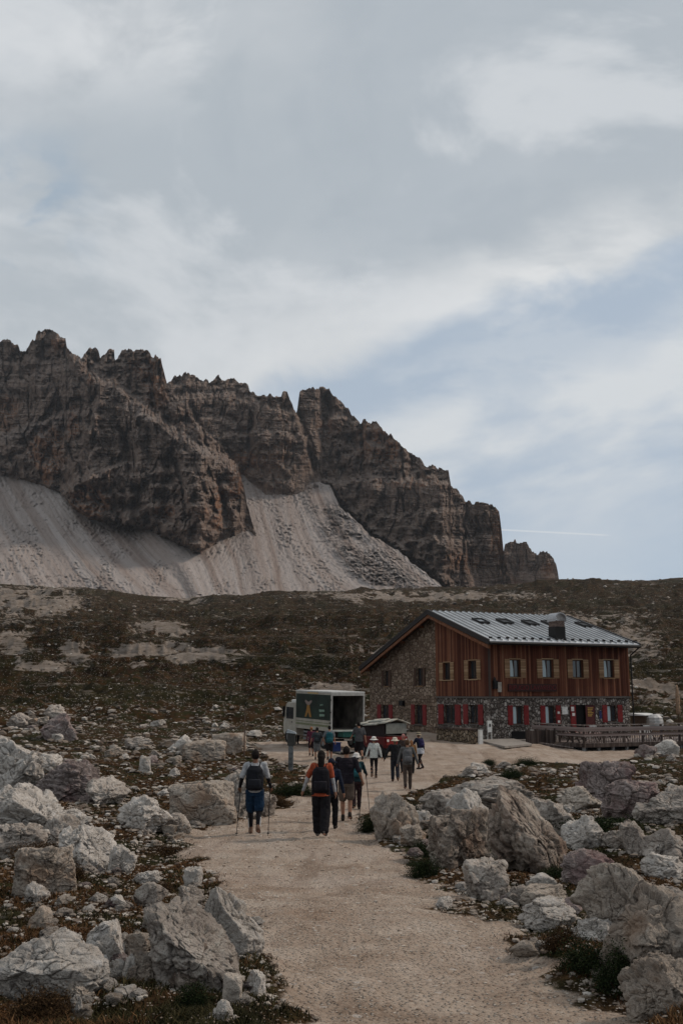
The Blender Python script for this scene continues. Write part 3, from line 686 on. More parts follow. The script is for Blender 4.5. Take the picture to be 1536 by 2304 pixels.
def window(rc, face, smat, sh=(1, 1), pale=0, sw=None, label=None, closed=0):
    a, b, c, d = rc; w = b-a; fr = MB(); k = .06
    for q in ((a, a+k, c, d), (b-k, b, c, d), (a+k, b-k, c, c+k), (a+k, b-k, d-k, d), ((a+b)/2-.03, (a+b)/2+.03, c+k, d-k)):
        slabbox(fr, face, *q, .13, .19)
    o = fr.build('window', FRAME, hut)
    if label: o['label'] = label
    g = MB(); g.poly([face(a+k, c+k, .165), face(b-k, c+k, .165), face(b-k, d-k, .165), face(a+k, d-k, .165)]); g.build('pane', GLASS, o)
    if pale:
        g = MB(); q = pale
        g.poly([face(a+k, c+k, .155), face(a+k+w*.42+.06*q, c+k, .155), face(a+k+w*.42-.12*q, d-k, .155), face(a+k, d-k, .155)]); g.build('sash_reflection', GL2, o)  # pale shape over the left pane: sky reflection painted as colour
    s_ = MB(); slabbox(s_, face, a-.06, b+.06, c-.07, c-.003, -.08, .12); s_.build('sill', GREYT if smat is SHUT_R else SHUT_T, o)
    if smat is SHUT_T:
        s_ = MB(); slabbox(s_, face, a-.04, b+.04, d+.003, d+.08, -.03, .05); s_.build('lintel', SHUT_T, o)
    sw = sw or w*.48
    for side in (0, 1):
        if not sh[side]: continue
        q = (a-.03-sw, a-.03) if side == 0 else (b+.03, b+.03+sw)
        s_ = MB(); slabbox(s_, face, q[0], q[1], c-.03, d+.03, -.07, -.025)
        if smat is SHUT_R:
            slabbox(s_, face, q[0]+.04, q[1]-.04, c+.12, c+.2, -.09, -.072); slabbox(s_, face, q[0]+.04, q[1]-.04, d-.2, d-.12, -.09, -.072)
        s_.build('shutter', smat, o)
gF = [rect_front(1153, 1176, 1588, 1630), rect_front(1226, 1248, 1588, 1629), rect_front(1365, 1387, 1587, 1624)]
door = rect_front(1294, 1339, 1586, 1646)
uF = [rect_front(1146, 1169, 1484, 1524, -.06), rect_front(1219, 1243, 1484, 1525, -.06), rect_front(1287, 1310, 1485, 1525, -.06), rect_front(1357, 1379, 1485, 1525, -.06)]
gG = [rect_gable(858, 875, 1586, 1618), rect_gable(934, 951, 1586, 1630), rect_gable(999, 1024, 1586, 1629), rect_gable(1054, 1076, 1586, 1629)]
uG = [rect_gable(864, 875, 1509, 1544), rect_gable(937, 951, 1503, 1543)]
wG = [rect_gable(997, 1013, 1491, 1530, -.06), rect_gable(1054, 1072, 1486, 1528, -.06)]
ZB = -.9
w = MB(); wall_holes(w, 0, W_, ZB, ZJ, gF+[door], FR()); w.poly([(W_, 0, ZB), (W_, G_, ZB), (W_, G_, 3.2), (W_, 0, ZJ)]); w.poly([(W_, G_, ZB), (0, G_, ZB), (0, G_, 3.2), (W_, G_, 3.2)])
w.build('front_wall', STONE_F, hut)
zl = zroof(G_)-.06
w = MB(); wall_holes(w, GW, G_, ZB, zl, gG[:2]+uG, GA())
w.poly([(0, GW, zl), (0, G_, zl), (0, rr[1], zroof(rr[1])-.05), (0, GW, zroof(GW)-.05)])
w.build('gable_wall', STONE_G, hut)
w = MB(); wall_holes(w, 0, GW, ZB, ZJ, gG[2:], GA()); w.build('gable_wall', STONE_F, hut)
zf = zroof(0)-.12
w = MB(); wall_holes(w, -.06, W_+.06, ZJ+.12, zf, uF, FR(-.06)); w.poly([(W_+.06, -.06, ZJ+.12), (W_+.06, G_, ZJ+.12), (W_+.06, G_, zl), (W_+.06, rr[1], zroof(rr[1])-.1), (W_+.06, -.06, zf)])
w.build('timber_wall', WOOD, hut)
w = MB(); wall_holes(w, -.06, GW, ZJ+.12, zf, wG, GA(-.06)); w.poly([(-.06, -.06, zf), (-.06, GW, zf), (-.06, GW, zroof(GW)-.05), (-.06, -.06, zroof(-.06)-.05)])
w.poly([(-.06, GW, ZJ+.12), (0, GW, ZJ+.12), (0, GW, zroof(GW)), (-.06, GW, zroof(GW))]); w.build('timber_wall', WOOD, hut)
w = MB(); w.box(-.10, W_+.1, -.10, -.003, ZJ, ZJ+.11); w.box(-.10, -.003, 0, GW, ZJ, ZJ+.11); w.build('string_course', GREYT, hut)
w = MB(); w.box(-.1, .03, -.1, .03, ZJ+.13, zf); w.build('corner_board', WOOD_D, hut)
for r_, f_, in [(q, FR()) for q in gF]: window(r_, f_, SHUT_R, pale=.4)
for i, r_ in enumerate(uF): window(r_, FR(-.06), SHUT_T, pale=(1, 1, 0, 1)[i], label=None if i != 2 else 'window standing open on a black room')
for i, r_ in enumerate(gG): window(r_, GA(), SHUT_R)
for r_ in uG: window(r_, GA(), FRAME, sw=.35)
for r_ in wG: window(r_, GA(-.06), SHUT_T)
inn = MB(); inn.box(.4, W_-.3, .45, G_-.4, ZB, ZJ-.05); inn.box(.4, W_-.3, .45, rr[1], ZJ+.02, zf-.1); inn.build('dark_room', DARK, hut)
# door
a, b, c, d = door
dd = MB(); dd.box(a+.06, a+.06+(b-a)*.46, .19, .24, c, d); dd.build('door', DARK, hut)  # black panel in the open doorway, its shade put into the colour
leaf = MB(); leaf.box(a+(b-a)*.53, b-.02, .02, .07, c, d-.04); lf = leaf.build('door', plain('door_leaf', (.07, .015, .014), .5), hut); lf['label'] = 'open dark red door leaf with yellow lettering'
pst = MB(); yl = plain('yellow_letters', (.42, .26, .06), .7)
for j in range(6): pst.box(a+(b-a)*.62, a+(b-a)*(.82+.04*((j*7) % 3)), .004, .016, c+1.05+j*.11, c+1.10+j*.11)
pst.build('door_lettering', yl, lf)
leaf = MB(); leaf.box(a-.47, a-.03, -.09, -.03, c, d); rs = leaf.build('door_shutter', SHUT_R, hut)
MB().box(a-.42, a-.18, -.10, -.092, d-.42, d-.12).box(a-.35, a-.12, -.10, -.092, d-.75, d-.55).build('notice', PAPER, rs)
q = rect_front(1263, 1275, 1590, 1607); nb = MB(); nb.box(q[0], q[1], -.06, -.003, q[2], q[3]); nb.build('notice_board', PAPER, hut)
q = rect_front(1251.5, 1256.5, 1601, 1606); MB().box(q[0], q[1], -.098, -.092, q[2], q[3]).box(q[0], q[1], -.098, -.092, q[2]-.6, q[3]-.6).build('notice', PAPER, hut)
q = rect_front(1347, 1352, 1599, 1617); MB().box(q[0], q[1], -.03, -.003, q[2], q[3]).build('blue_sign', plain('blue', (.03, .04, .12)), hut)
# name board under the upper windows
q = rect_front(1143, 1252, 1539, 1556, -.16); nb = MB(); nb.box(q[0], q[1], -.16, -.063, q[2], q[3]); nbo = nb.build('name_board', plain('old_board', (.035, .016, .013), .7), hut, .01)
def textmesh(txt, size, extr=.01):
    cu = bpy.data.curves.new('t', 'FONT'); cu.body = txt; cu.size = size; cu.extrude = extr; cu.align_x = 'CENTER'; cu.align_y = 'CENTER'
    o = bpy.data.objects.new('t', cu); COL.objects.link(o); bpy.context.view_layer.update()
    me = bpy.data.meshes.new_from_object(o.evaluated_get(bpy.context.evaluated_depsgraph_get())); bpy.data.objects.remove(o); me.name = 'lettering'; return me
link('board_lettering', textmesh('RIFUGIO LAVAREDO', .43), plain('letter_red', (.12, .015, .018), .6), nbo, ((q[0]+q[1])/2, -.175, (q[2]+q[3])/2), (math.pi/2, 0, 0))
q = rect_front(1119, 1127, 1535, 1557, -.1); MB().box(q[0], q[1], -.14, -.064, q[2], q[3]).build('wall_plaque', plain('plaque', (.34, .31, .27)), hut)
q = rect_front(1108, 1116, 1528, 1560, -.1); MB().box(q[0], q[1], -.30, -.064, q[2]+.3, q[3]-.1).tube((q[0]+.1, -.2, q[3]-.1), (q[0]+.1, -.2, q[3]+.15), .12, .02).build('wall_lantern', BLACKM, hut)
q = rect_gable(902, 910, 1576, 1588); MB().box(-.22, -.003, q[0], q[1], q[2], q[3]).build('wall_lamp', BLACKM, hut)
# roof: two slopes with standing seams
def slab(y0, z0, y1, z1, x0, x1, th, mb):
    mb.hexa([(x0, y0, z0-th), (x1, y0, z0-th), (x1, y1, z1-th), (x0, y1, z1-th), (x0, y0, z0), (x1, y0, z0), (x1, y1, z1), (x0, y1, z1)])
rm = MB(); slab(rf[1], rf[2], rr[1], rr[2], XE, XR, .05, rm); slab(rr[1]+.001, rr[2], rb[1], rb[2], XE, XR, .05, rm)
n = 25
for i in range(1, n):
    x = XE+.05+(XR-XE-.1)*i/n
    for (ya, za, yb, zb) in ((rf[1], rf[2], rr[1], rr[2]), (rr[1], rr[2], rb[1], rb[2])): slab(ya+.02, za+.07, yb-.02, zb+.07, x-.03, x+.03, .068, rm)
roof = rm.build('roof', ROOF, hut)
rs_ = MB()
for i in range(n+1):
    x = XE+.05+(XR-XE-.1)*i/n
    for (ya, za, yb, zb) in ((rf[1], rf[2], rr[1], rr[2]),): slab(ya+.01, za+.10, yb-.03, zb+.10, x-.035, x+.035, .028, rs_)
rs_.build('seam_caps', plain('seam_dark', (.07, .07, .072), .5, .3), roof)
fs = MB(); slab(rf[1]-.02, rf[2]-.052, rr[1], rr[2]-.052, XE-.03, XR+.03, TH+.06, fs); slab(rr[1]+.001, rr[2]-.052, rb[1]+.02, rb[2]-.052, XE-.03, XR+.03, TH+.06, fs); 
for x_ in (XE-.05, XR-.05): slab(rf[1]-.02, rf[2]+.09, rr[1], rr[2]+.09, x_, x_+.10, .142, fs); slab(rr[1]+.001, rr[2]+.09, rb[1]+.02, rb[2]+.09, x_, x_+.10, .142, fs)
fs.build('roof_edge', FASC, roof)
bw = MB()
for (ya, za, yb, zb) in ((rf[1]+.1, rf[2], rr[1], rr[2]), (rr[1], rr[2], rb[1]-.15, rb[2])): slab(ya, za-.30, yb, zb-.30, XE+.02, XE+.16, .24, bw)
for k in range(7):
    yy = rf[1]+.9+k*(rb[1]-rf[1]-1.5)/6.; bw.box(XE+.2, -.08, yy-.09, yy+.09, zroof(yy)-.52, zroof(yy)-.34)
bw.build('barge_board', BEAMW, roof)
gt = MB(); gt.tube((XE, rf[1]-.1, rf[2]-.16), (XR, rf[1]-.1, rf[2]-.16), .085, n=8); gt.tube((W_+.14, rf[1]-.05, rf[2]-.2), (W_+.16, -.18, rf[2]-.75), .05, n=8); gt.tube((W_+.16, -.18, rf[2]-.75), (W_+.16, -.18, .0), .05, n=8); gt.build('gutter', BLACKM, roof)
for i in range(19):
    x = XE+.35+(XR-XE-.6)*i/18.
    for dy in (.35,):
        z = zroof(rf[1]+dy)+.05; MB().box(x-.11, x+.11, rf[1]+dy-.07, rf[1]+dy+.02, z, z+.13).build('snow_guard', BLACKM, roof)
def onroof(px, py):
    lo, hi = rf[1], rr[1]                       # the front slope
    a_, b_, c_ = [float(v) for v in ray(px, py)]
    dx, dy = a_*ca+b_*sa, -a_*sa+b_*ca; ox, oy = -HX*ca-HY*sa, HX*sa-HY*ca
    m_ = (rr[2]-rf[2])/(rr[1]-rf[1]); k = (rf[2]+m_*(oy-rf[1])-(CZ-HZ))/(c_-m_*dy)
    return ox+k*dx, oy+k*dy
sl = (rr[2]-rf[2])/(rr[1]-rf[1])
for px, py in ((1081, 1400), (1135, 1401), (1192, 1404), (1236, 1405), (1312, 1408)):
    x, y = onroof(px, py); f = MB(); h_ = .13
    z = lambda yy: zroof(yy)
    for (x0, x1, y0, y1) in ((x-.45, x+.45, y-.55, y-.45), (x-.45, x+.45, y+.45, y+.55), (x-.45, x-.37, y-.45, y+.45), (x+.37, x+.45, y-.45, y+.45)):
        f.hexa([(x0, y0, z(y0)), (x1, y0, z(y0)), (x1, y1, z(y1)), (x0, y1, z(y1)), (x0, y0, z(y0)+h_+.06), (x1, y0, z(y0)+h_+.06), (x1, y1, z(y1)+h_+.06), (x0, y1, z(y1)+h_+.06)])
    sk = f.build('skylight', BLACKM, roof)
    g = MB(); g.poly([(x-.37, y-.45, z(y-.45)+h_), (x+.37, y-.45, z(y-.45)+h_), (x+.37, y+.45, z(y+.45)+h_), (x-.37, y+.45, z(y+.45)+h_)])
    if px < 1090: g.build('skylight_pane', GLASS, sk)
    else: g.build('skylight_pane', BLACKM, sk)
# thing > part > sub-part: the skylight panes sit one level too deep under the roof, so skylights hang on the hut
for o in list(roof.children):
    if o.name.startswith('skylight'): o.parent = hut
x, y = onroof(1254, 1436)
ch = MB(); z0 = zroof(y)-.2; zt = loc2(1254, 1397, y=y)[2]; ch.box(x-.40, x+.40, y-.3, y+.45, z0, zt)
cho = ch.build('chimney', plain('chimney_brick', (.14, .10, .085), .85, var=.3, sc=9), hut)
MB().box(x-.43, x+.43, y-.33, y+.48, z0, z0+1.0).build('chimney_skirt', BLACKM, cho)
cp = MB(); ztop = loc2(1254, 1379, y=y)[2]; pr = []
for i in range(9): t = math.pi*i/8; pr.append((x+.52*math.cos(t)*1.0, zt+.10+(ztop-zt-.1)*math.sin(t)))
for i in range(8, -1, -1): t = math.pi*i/8; pr.append((x+.46*math.cos(t), zt+.10+(ztop-zt-.16)*math.sin(t)))
cp.prism(pr, y-.45, y+.6); cp.box(x-.5, x-.46, y-.4, y+.5, zt-.05, zt+.14); cp.box(x+.46, x+.5, y-.4, y+.5, zt-.05, zt+.14)
cp.build('chimney_cap', plain('zinc', (.36, .36, .37), .4, .5), cho)

# ------------------------------------------------------------ yard: walls, slab, terrace
def hut2w(x, y): return HX+x*ca-y*sa, HY+x*sa+y*ca
def at_hut(name, x, y, z, rz=0.):
    wx, wy = hut2w(x, y); return empty(name, (wx, wy, HZ+z), ANG+rz)
zg = 1.0
a = loc2(989, 1674, x=-3.2); b = loc2(1073, 1676, x=-3.2)
rw = at_hut('stone_wall', -3.2, 0, 0); tag(rw, 'low free standing stone wall with a dark capping in front of the hut gable', 'stone wall')
MB().box(-.25, .25, b[1], a[1], -.9, .88).build('wall_body', STONE_Y, rw); MB().box(-.33, .33, b[1]-.1, a[1]+.1, .883, .98).build('capping', WOOD_D, rw)
q = loc2(1075, 1674, x=-3.1)
pb = at_hut('white_post', -3.1, q[1]-.28, -.2); tag(pb, 'short white post at the end of the low stone wall', 'post')
MB().box(-.12, .12, -.1, .1, 0, 1.15).build('post_body', WHITEP, pb, .01); MB().box(-.14, .14, -.12, .12, 1.153, 1.19).build('post_cap', GREYT, pb)
q = loc2(1101, 1660, y=-.9)
pb = at_hut('menu_stand', q[0], q[1], -.1); tag(pb, 'white notice stand leaning by the stone corner of the hut', 'notice stand')
MB().box(-.17, .17, -.04, 0, .75, 1.5).build('board', WHITEP, pb, .01); MB().box(-.05, .06, -.055, -.043, 1.1, 1.3).build('mark', BLACKM, pb)
for sx in (-.14, .14): MB().beam((sx, 0, .75), (sx*1.3, .03, -.2), .04, .04).build('leg', WHITEP, pb)
q0 = loc2(1072, 1664, z=.18); q1 = loc2(1135, 1679, z=.18); q2 = loc2(1196, 1673, z=.18); q3 = loc2(1150, 1660, z=.18)
t = tag(empty('stone_ramp', (HX, HY, HZ), ANG), 'low flat stone slab ramp on rubble beside the dark door of the hut', 'ramp')
pts = [(p_[0], p_[1]) for p_ in (q0, q1, q2, q3)]
MB().hexa([(x_, y_, .06) for x_, y_ in pts]+[(x_, y_, .18) for x_, y_ in pts]).build('slab', plain('slab', (.24, .215, .19), .9, sc=3), t, .01)
cx_ = sum(p_[0] for p_ in pts)/4; cy_ = sum(p_[1] for p_ in pts)/4
MB().hexa([(cx_+(x_-cx_)*.96, cy_+(y_-cy_)*.96, -.6) for x_, y_ in pts]+[(cx_+(x_-cx_)*.96, cy_+(y_-cy_)*.96, .058) for x_, y_ in pts]).build('rubble_base', STONE_Y, t)
q = rect_front(1150, 1207, 1645, 1662); 
ent = MB(); ent.box(q[0], q[1], -.06, -.003, .0, q[3]); ent.build('cellar_door', DARK, hut)
q = loc2(1131, 1664, y=-.7); q_ = loc2(1215, 1662, y=-.7)
tag(MB().box(q[0], q_[0], -1.5, -.12, -.5, .12).build('stone_step', plain('step', (.2, .18, .16)), None, .01, loc=(HX, HY, HZ), rot=(0, 0, ANG)), 'long pale doorstep along the front wall of the hut', 'step')
# terrace
ZT = .34-HZ
c0 = loc2(1313, 1673, z=ZT); XT0, YT0 = c0[0], c0[1]; XT1 = XT0+14.5; YT1 = -1.7
ter = tag(at_hut('wooden_terrace', 0, 0, 0), 'long grey wooden terrace on short posts with a plank railing in front of the hut', 'terrace')
XL = XT0
MB().box(XL, XT1, YT0, YT1, ZT-.10, ZT).build('floor', DECKW, ter)
MB().box(XL-.02, XT1, YT0-.06, YT0-.003, ZT-.24, ZT-.003).box(XL-.06, XL-.003, YT0, YT1, ZT-.24, ZT-.003).build('floor_beam', WOOD_D, ter)
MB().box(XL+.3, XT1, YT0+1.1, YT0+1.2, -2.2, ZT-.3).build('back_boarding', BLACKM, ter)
for i in range(12):
    x = XL+.12+i*1.12; MB().box(x-.08, x+.08, YT0+.1, YT0+.26, -1.6, ZT-.103).build('support_post', plain('post_grey', (.19, .19, .19)) if i == 0 else bpy.data.materials['post_grey'], ter)
for i in range(10):
    x = XL+.06+i*1.55; MB().box(x-.055, x+.055, YT0+.01, YT0+.12, ZT, ZT+1.08).build('rail_post', WOOD_D, ter)
for i in range(4):
    y = YT0+1.2+i*1.3; MB().box(XL+.01, XL+.11, y-.05, y+.05, ZT, ZT+1.05).build('rail_post', WOOD_D, ter)
MB().box(XL-.05, XT1, YT0-.06, YT0+.16, ZT+1.083, ZT+1.13).box(XL-.06, XL+.15, YT0+.17, YT0+5.4, ZT+1.083, ZT+1.13).build('handrail', DECKW, ter)
for z_, h_ in ((.72, .26), (.42, .16)):
    MB().box(XL-.02, XT1, YT0-.03, YT0+.005, ZT+z_, ZT+z_+h_).box(XL-.03, XL+.005, YT0, YT0+5.4, ZT+z_, ZT+z_+h_).build('rail_board', RAILW, ter)
bl = MB()
for i in range(74):
    x = XL+.25+i*.19; bl.box(x-.022, x+.022, YT0+.03, YT0+.06, ZT+.005, ZT+.70)
o = bl.build('balusters', RAILW, ter)
# dark ramp at the left end, yellow boards, picnic tables, chairs
rp = tag(at_hut('entrance_ramp', XL-2.35, YT0+1.2, ZT), 'dark timber ramp with a thin rail leading up to the terrace corner', 'ramp')
MB().hexa([(0, .4, -.9), (2.3, -.2, -.5), (2.3, 1.5, -.5), (0, 2., -.9), (0, .4, -.28), (2.3, -.2, -.03), (2.3, 1.5, -.03), (0, 2., -.28)]).build('ramp_floor', WOOD_D, rp)
MB().beam((.1, .3, .05), (2.25, -.28, -.30), .05, .06).build('guard_rail', DECKW, rp)
MB().box(0, 2.3, 1.55, 1.62, -.1, .72).build('side_boarding', WOOD_D, rp)
for i in range(4): MB().box(.1+i*.68, .18+i*.68, 1.45, 1.54, -.3, .85).build('ramp_post', WOOD_D, rp)
def picnic(x, y, rz, top, label):
    t = tag(at_hut('picnic_table', x, y, ZT, rz), label, 'table', 'picnic tables on the terrace')
    MB().box(-.9, .9, -.36, -.01, .72, .76).box(-.9, .9, .01, .36, .72, .76).build('tabletop', top, t)
    for s in (-1, 1):
        MB().box(-.9, .9, s*.7-.14, s*.7+.14, .43, .47).build('bench', top, t)
        MB().beam((s*.7, -.62, 0), (s*.7, -.12, .71), .07, .07).beam((s*.7, .62, 0), (s*.7, .12, .71), .07, .07).beam((s*.7, -.75, .40), (s*.7, .75, .40), .06, .05).build('trestle', WOOD_D, t)
    return t
YEL = plain('yellow_boards', (.40, .24, .06), .7)
picnic(XL+.9, YT0+1.3, 0, YEL, 'yellow picnic table at the near corner of the terrace')
picnic(XL+3.6, YT0+1.5, .05, DECKW, 'grey picnic table behind the railing, next to the yellow one')
picnic(XL+.9, YT0+3.9, 0, plain('pale_boards', (.42, .38, .34)), 'pale picnic table on the terrace right in front of the open hut door')
picnic(XL+3.3, YT0+4.1, .1, plain('pink_boards', (.36, .24, .22)), 'faded pinkish picnic table below the last red shuttered window')
picnic(XL+7.3, YT0+1.6, 0, DECKW, 'grey picnic table in the middle of the terrace, left of a white chair')
picnic(XL+10.4, YT0+1.6, 0, RAILW, 'brownish picnic table at the right hand end of the terrace')
def chair(x, y, rz, label):
    t = tag(at_hut('plastic_chair', x, y, ZT, rz), label, 'chair', 'white plastic chairs on the terrace')
    MB().box(-.24, .24, -.24, .22, .42, .45).build('seat', WHITEP, t, .01)
    b_ = MB()
    for i in range(5): b_.box(-.22+i*.1, -.18+i*.1, .20, .23, .47, .84)
    b_.box(-.24, .24, .20, .235, .842, .90); b_.build('backrest', WHITEP, t)
    for s in (-1, 1):
        MB().beam((s*.25, -.2, .64), (s*.25, .22, .66), .05, .025).beam((s*.25, -.2, .45), (s*.25, -.2, .63), .03, .03).build('armrest', WHITEP, t)
        for s2 in (-1, 1): MB().beam((s*.22, s2*.2, .42), (s*.26, s2*.25, 0), .04, .04).build('leg', WHITEP, t)
chair(XL+4.6, YT0+4.9, 2.8, 'white plastic chair against the stone at the right corner of the hut')
chair(XL+5.5, YT0+.75, .3, 'white plastic chair just behind the railing, between the shed and the parasol')
chair(XL+7.9, YT0+3.2, -.5, 'white plastic chair far back on the right of the terrace')
q = loc2(1534, 1655, z=ZT)
um = tag(at_hut('closed_parasol', q[0]+.02, q[1]+.3, ZT), 'closed tan parasol on a pole at the right hand end of the terrace', 'parasol')
MB().tube((0, 0, 0), (0, 0, 3.7), .03).build('pole', FRAME, um); MB().lathe([(.28, 0), (.22, .06), (.05, .09)], n=12).build('base', GREYT, um)
MB().lathe([(.06, 1.5), (.17, 1.6), (.16, 2.1), (.12, 2.2), (.17, 2.5), (.11, 3.3), (.04, 3.68)], n=9).build('canopy', plain('tan_cloth', (.30, .20, .13), .9, var=.2), um, smooth=True)
# white shed and vans beyond
q = hit(1432, 1628, 50); 
wx, wy = (1445-768)/F*80*.99, 80.
sh = tag(empty('garden_shed', (wx, wy, float(H(wx, wy))-.1), rad(30)), 'small white shed with a low roof behind the right end of the hut', 'shed')
MB().box(-.9, .9, -.7, .7, -.3, 1.1).build('shed_body', plain('shed_brown', (.12, .08, .055)), sh)
MB().hexa([(-1., -.85, 1.1), (1., -.85, 1.1), (1., .8, 1.1), (-1., .8, 1.1), (-.95, -.85, 1.16), (.95, -.85, 1.16), (.95, .8, 1.28), (-.95, .8, 1.28)]).build('shed_roof', WHITEP, sh)
wx2 = (1454-768)/F*79*.99
tk = tag(empty('water_tank', (wx2+.35, 79., float(H(wx2, 79.))-.1), 0), 'pale ribbed water tank beside the little white shed', 'tank')
MB().lathe([(.60, -.2), (.66, 0), (.66, .35), (.62, .38), (.66, .41), (.66, .8), (.62, .83), (.62, 1.0), (.35, 1.22), (.12, 1.26)], n=10).build('tank_body', plain('tank_white', (.52, .51, .49), .5), tk); MB().lathe([(.14, 1.263), (.14, 1.34)], n=10).build('tank_lid', GREYT, tk)

# ------------------------------------------------------------ delivery truck
CREAM = plain('truck_cream', (.33, .31, .265), .35, var=.1, sc=2, grime=(.24, .20, .16)); TGREEN = plain('truck_green', (.010, .022, .015), .4, var=.3, sc=1.2)
TYRE = plain('rubber', (.012, .012, .012), .9); TEAL = plain('teal_paint', (.02, .10, .085), .5, var=.25)
TR = rad(31)
tz = .22
p0 = P(743.5, 1600, 58)
trk = tag(empty('delivery_truck', (p0[0]+1.12*math.cos(TR), p0[1]+1.12*math.sin(TR), tz), rot=(rad(1.6), 0, TR)), 'box delivery truck with green picture panels and its empty rear standing open', 'truck')
L = 4.25; B0, B1 = 1.08, 3.2
MB().box(-1.12, -1.08, 0, L, B0, B1).box(1.08, 1.12, 0, L, B0, B1).box(-1.08, 1.08, L-.04, L, B0, B1).box(-1.12, 1.12, 0, L, B0-.06, B0-.002).build('box_body', CREAM, trk)
MB().box(-1.14, 1.14, -.02, L+.02, B1+.002, B1+.07).build('box_roof', plain('roof_white', (.50, .50, .48), .4, var=.1), trk)
MB().box(-1.075, -1.05, .08, L-.05, B0+.002, B1-.05).box(1.05, 1.075, .08, L-.05, B0+.002, B1-.05).box(-1.05, 1.05, L-.08, L-.05, B0+.05, B1-.05).box(-1.05, 1.05, .1, L-.05, B1-.05, B1-.02).box(-1.05, 1.05, .06, L-.05, B0+.003, B0+.03).build('box_lining', plain('lining', (.16, .14, .12), .8, var=.3, sc=1.5), trk)
MB().box(-1.125, -1.04, -.03, .05, B0-.05, B1).box(1.04, 1.125, -.03, .05, B0-.05, B1).box(-1.04, 1.04, -.03, .05, B1-.16, B1).build('rear_frame', plain('frame_alu', (.38, .37, .345), .4, .3), trk)
MB().box(-1.135, -1.123, .08, L-.06, B0+.55, B1-.13).build('picture_panel', TGREEN, trk)
fg = MB(); X_ = -1.145
def face2(y, z): return (X_, y, z)
def blob(pts, mb, w=.008):
    k = len(mb.v); n_ = len(pts); mb.v += [(X_-w, y, z) for y, z in pts]+[(X_, y, z) for y, z in pts]
    mb.f.append(tuple(range(k, k+n_)))
    for i in range(n_): j = (i+1) % n_; mb.f.append((k+i, k+j, k+n_+j, k+n_+i))
yc = L*.62
blob([(yc+.42, 1.72), (yc+.22, 1.72), (yc+.02, 2.02), (yc-.18, 1.72), (yc-.40, 1.72), (yc-.2, 2.2), (yc-.15, 2.42), (yc+.15, 2.42), (yc+.2, 2.2)], fg)
fg.build('picture_trousers', plain('orange_print', (.26, .13, .03), .5), trk)
f2 = MB(); blob([(yc-.15, 2.425), (yc-.42, 2.62), (yc-.36, 2.72), (yc, 2.6), (yc+.36, 2.72), (yc+.42, 2.62), (yc+.15, 2.425)], f2); f2.build('picture_shirt', plain('grey_print', (.22, .17, .15), .5), trk)
f3 = MB()
for j, (a0, a1, z_) in enumerate(((.9, 1.25, 2.48), (.72, 1.35, 2.18), (.72, 1.30, 2.12), (.70, 1.30, 1.92), (.70, 1.28, 1.86))):
    for q_ in range(6):
        u0 = a0+(a1-a0)*q_/6.; blob([(u0+.01, z_-.02), (u0+(a1-a0)/6.-.02, z_-.02-.01*q_), (u0+(a1-a0)/6.-.02, z_+.035), (u0+.01, z_+.045)], f3)
f3.build('panel_lettering', plain('pale_green_print', (.22, .33, .26), .5), trk)
MB().box(-1.132, -1.123, .08, L-.06, B0+.36, B0+.40).box(-1.132, -1.123, .08, L-.06, B0+.16, B0+.28).build('side_stripe', plain('stripe', (.16, .17, .10), .5), trk)
MB().box(-1.132, -1.123, L*.35, L*.65, B1-.1, B1-.03).build('side_stripe', plain('ochre', (.45, .30, .12), .5), trk)
MB().box(-.45, .45, .2, L+1.6, .62, .95).build('chassis', BLACKM, trk)
for z_ in (.45, .65, .85): MB().box(-1.1, -1.06, 1.5, 3.3, z_-.05, z_+.05).build('side_guard', plain('guard', (.16, .16, .165), .5, .4) if z_ == .45 else bpy.data.materials['guard'], trk)
def wheel(par, x, y, r, w_):
    o = MB(); o.v = []; prof = [(r*.62, -w_/2), (r*.93, -w_/2), (r, -w_*.36), (r, w_*.36), (r*.93, w_/2), (r*.62, w_/2)]
    n_ = 20
    for rr_, xx in prof:
        for i in range(n_): t_ = 2*math.pi*i/n_; o.v.append((xx, rr_*math.cos(t_), rr_*math.sin(t_)))
    for j in range(len(prof)-1):
        for i in range(n_): q_ = (i+1) % n_; o.f.append((j*n_+i, j*n_+q_, (j+1)*n_+q_, (j+1)*n_+i))
    wo = o.build('wheel', TYRE, par, smooth=False, loc=(x, y, r))
    MB().tube((-w_*.4, 0, 0), (w_*.4, 0, 0), r*.62, n=16).build('rim', plain('rim', (.2, .2, .2), .5, .5) if 'rim' not in bpy.data.materials else bpy.data.materials['rim'], wo)
for x in (-.95, .95): wheel(trk, x, .95, .42, .3); wheel(trk, x, 5.25, .42, .28)
MB().box(-1.1, -1.0, .4, 1.5, .9, .96).build('mudguard', BLACKM, trk)
cabp = [(4.4, .55), (6.0, .55), (6.08, 1.2), (5.98, 1.5), (5.75, 2.35), (5.5, 2.5), (4.4, 2.5)]
cb = MB(); k = len(cb.v); cb.v += [(-1.0, y, z) for y, z in cabp]+[(1.0, y, z) for y, z in cabp]; n_ = len(cabp)
cb.f.append(tuple(range(n_))); cb.f.append(tuple(range(2*n_-1, n_-1, -1)))
for i in range(n_): j = (i+1) % n_; cb.f.append((j, i, n_+i, n_+j))
cab = cb.build('cab', CREAM, trk, .03)
MB().box(-1.012, -1.002, 4.75, 5.65, 1.5, 2.2).build('side_window', GLASS, cab)
MB().hexa([(-.9, 6.0, 1.5), (.9, 6.0, 1.5), (.9, 6.01, 1.5), (-.9, 6.01, 1.5), (-.85, 5.79, 2.3), (.85, 5.79, 2.3), (.85, 5.8, 2.3), (-.85, 5.8, 2.3)]).build('windscreen', GLASS, cab)
MB().box(-1.2, -1.06, 5.75, 5.8, 1.6, 2.2).box(-1.15, -1.0, 5.76, 5.79, 2.2, 2.24).build('mirror', BLACKM, cab)
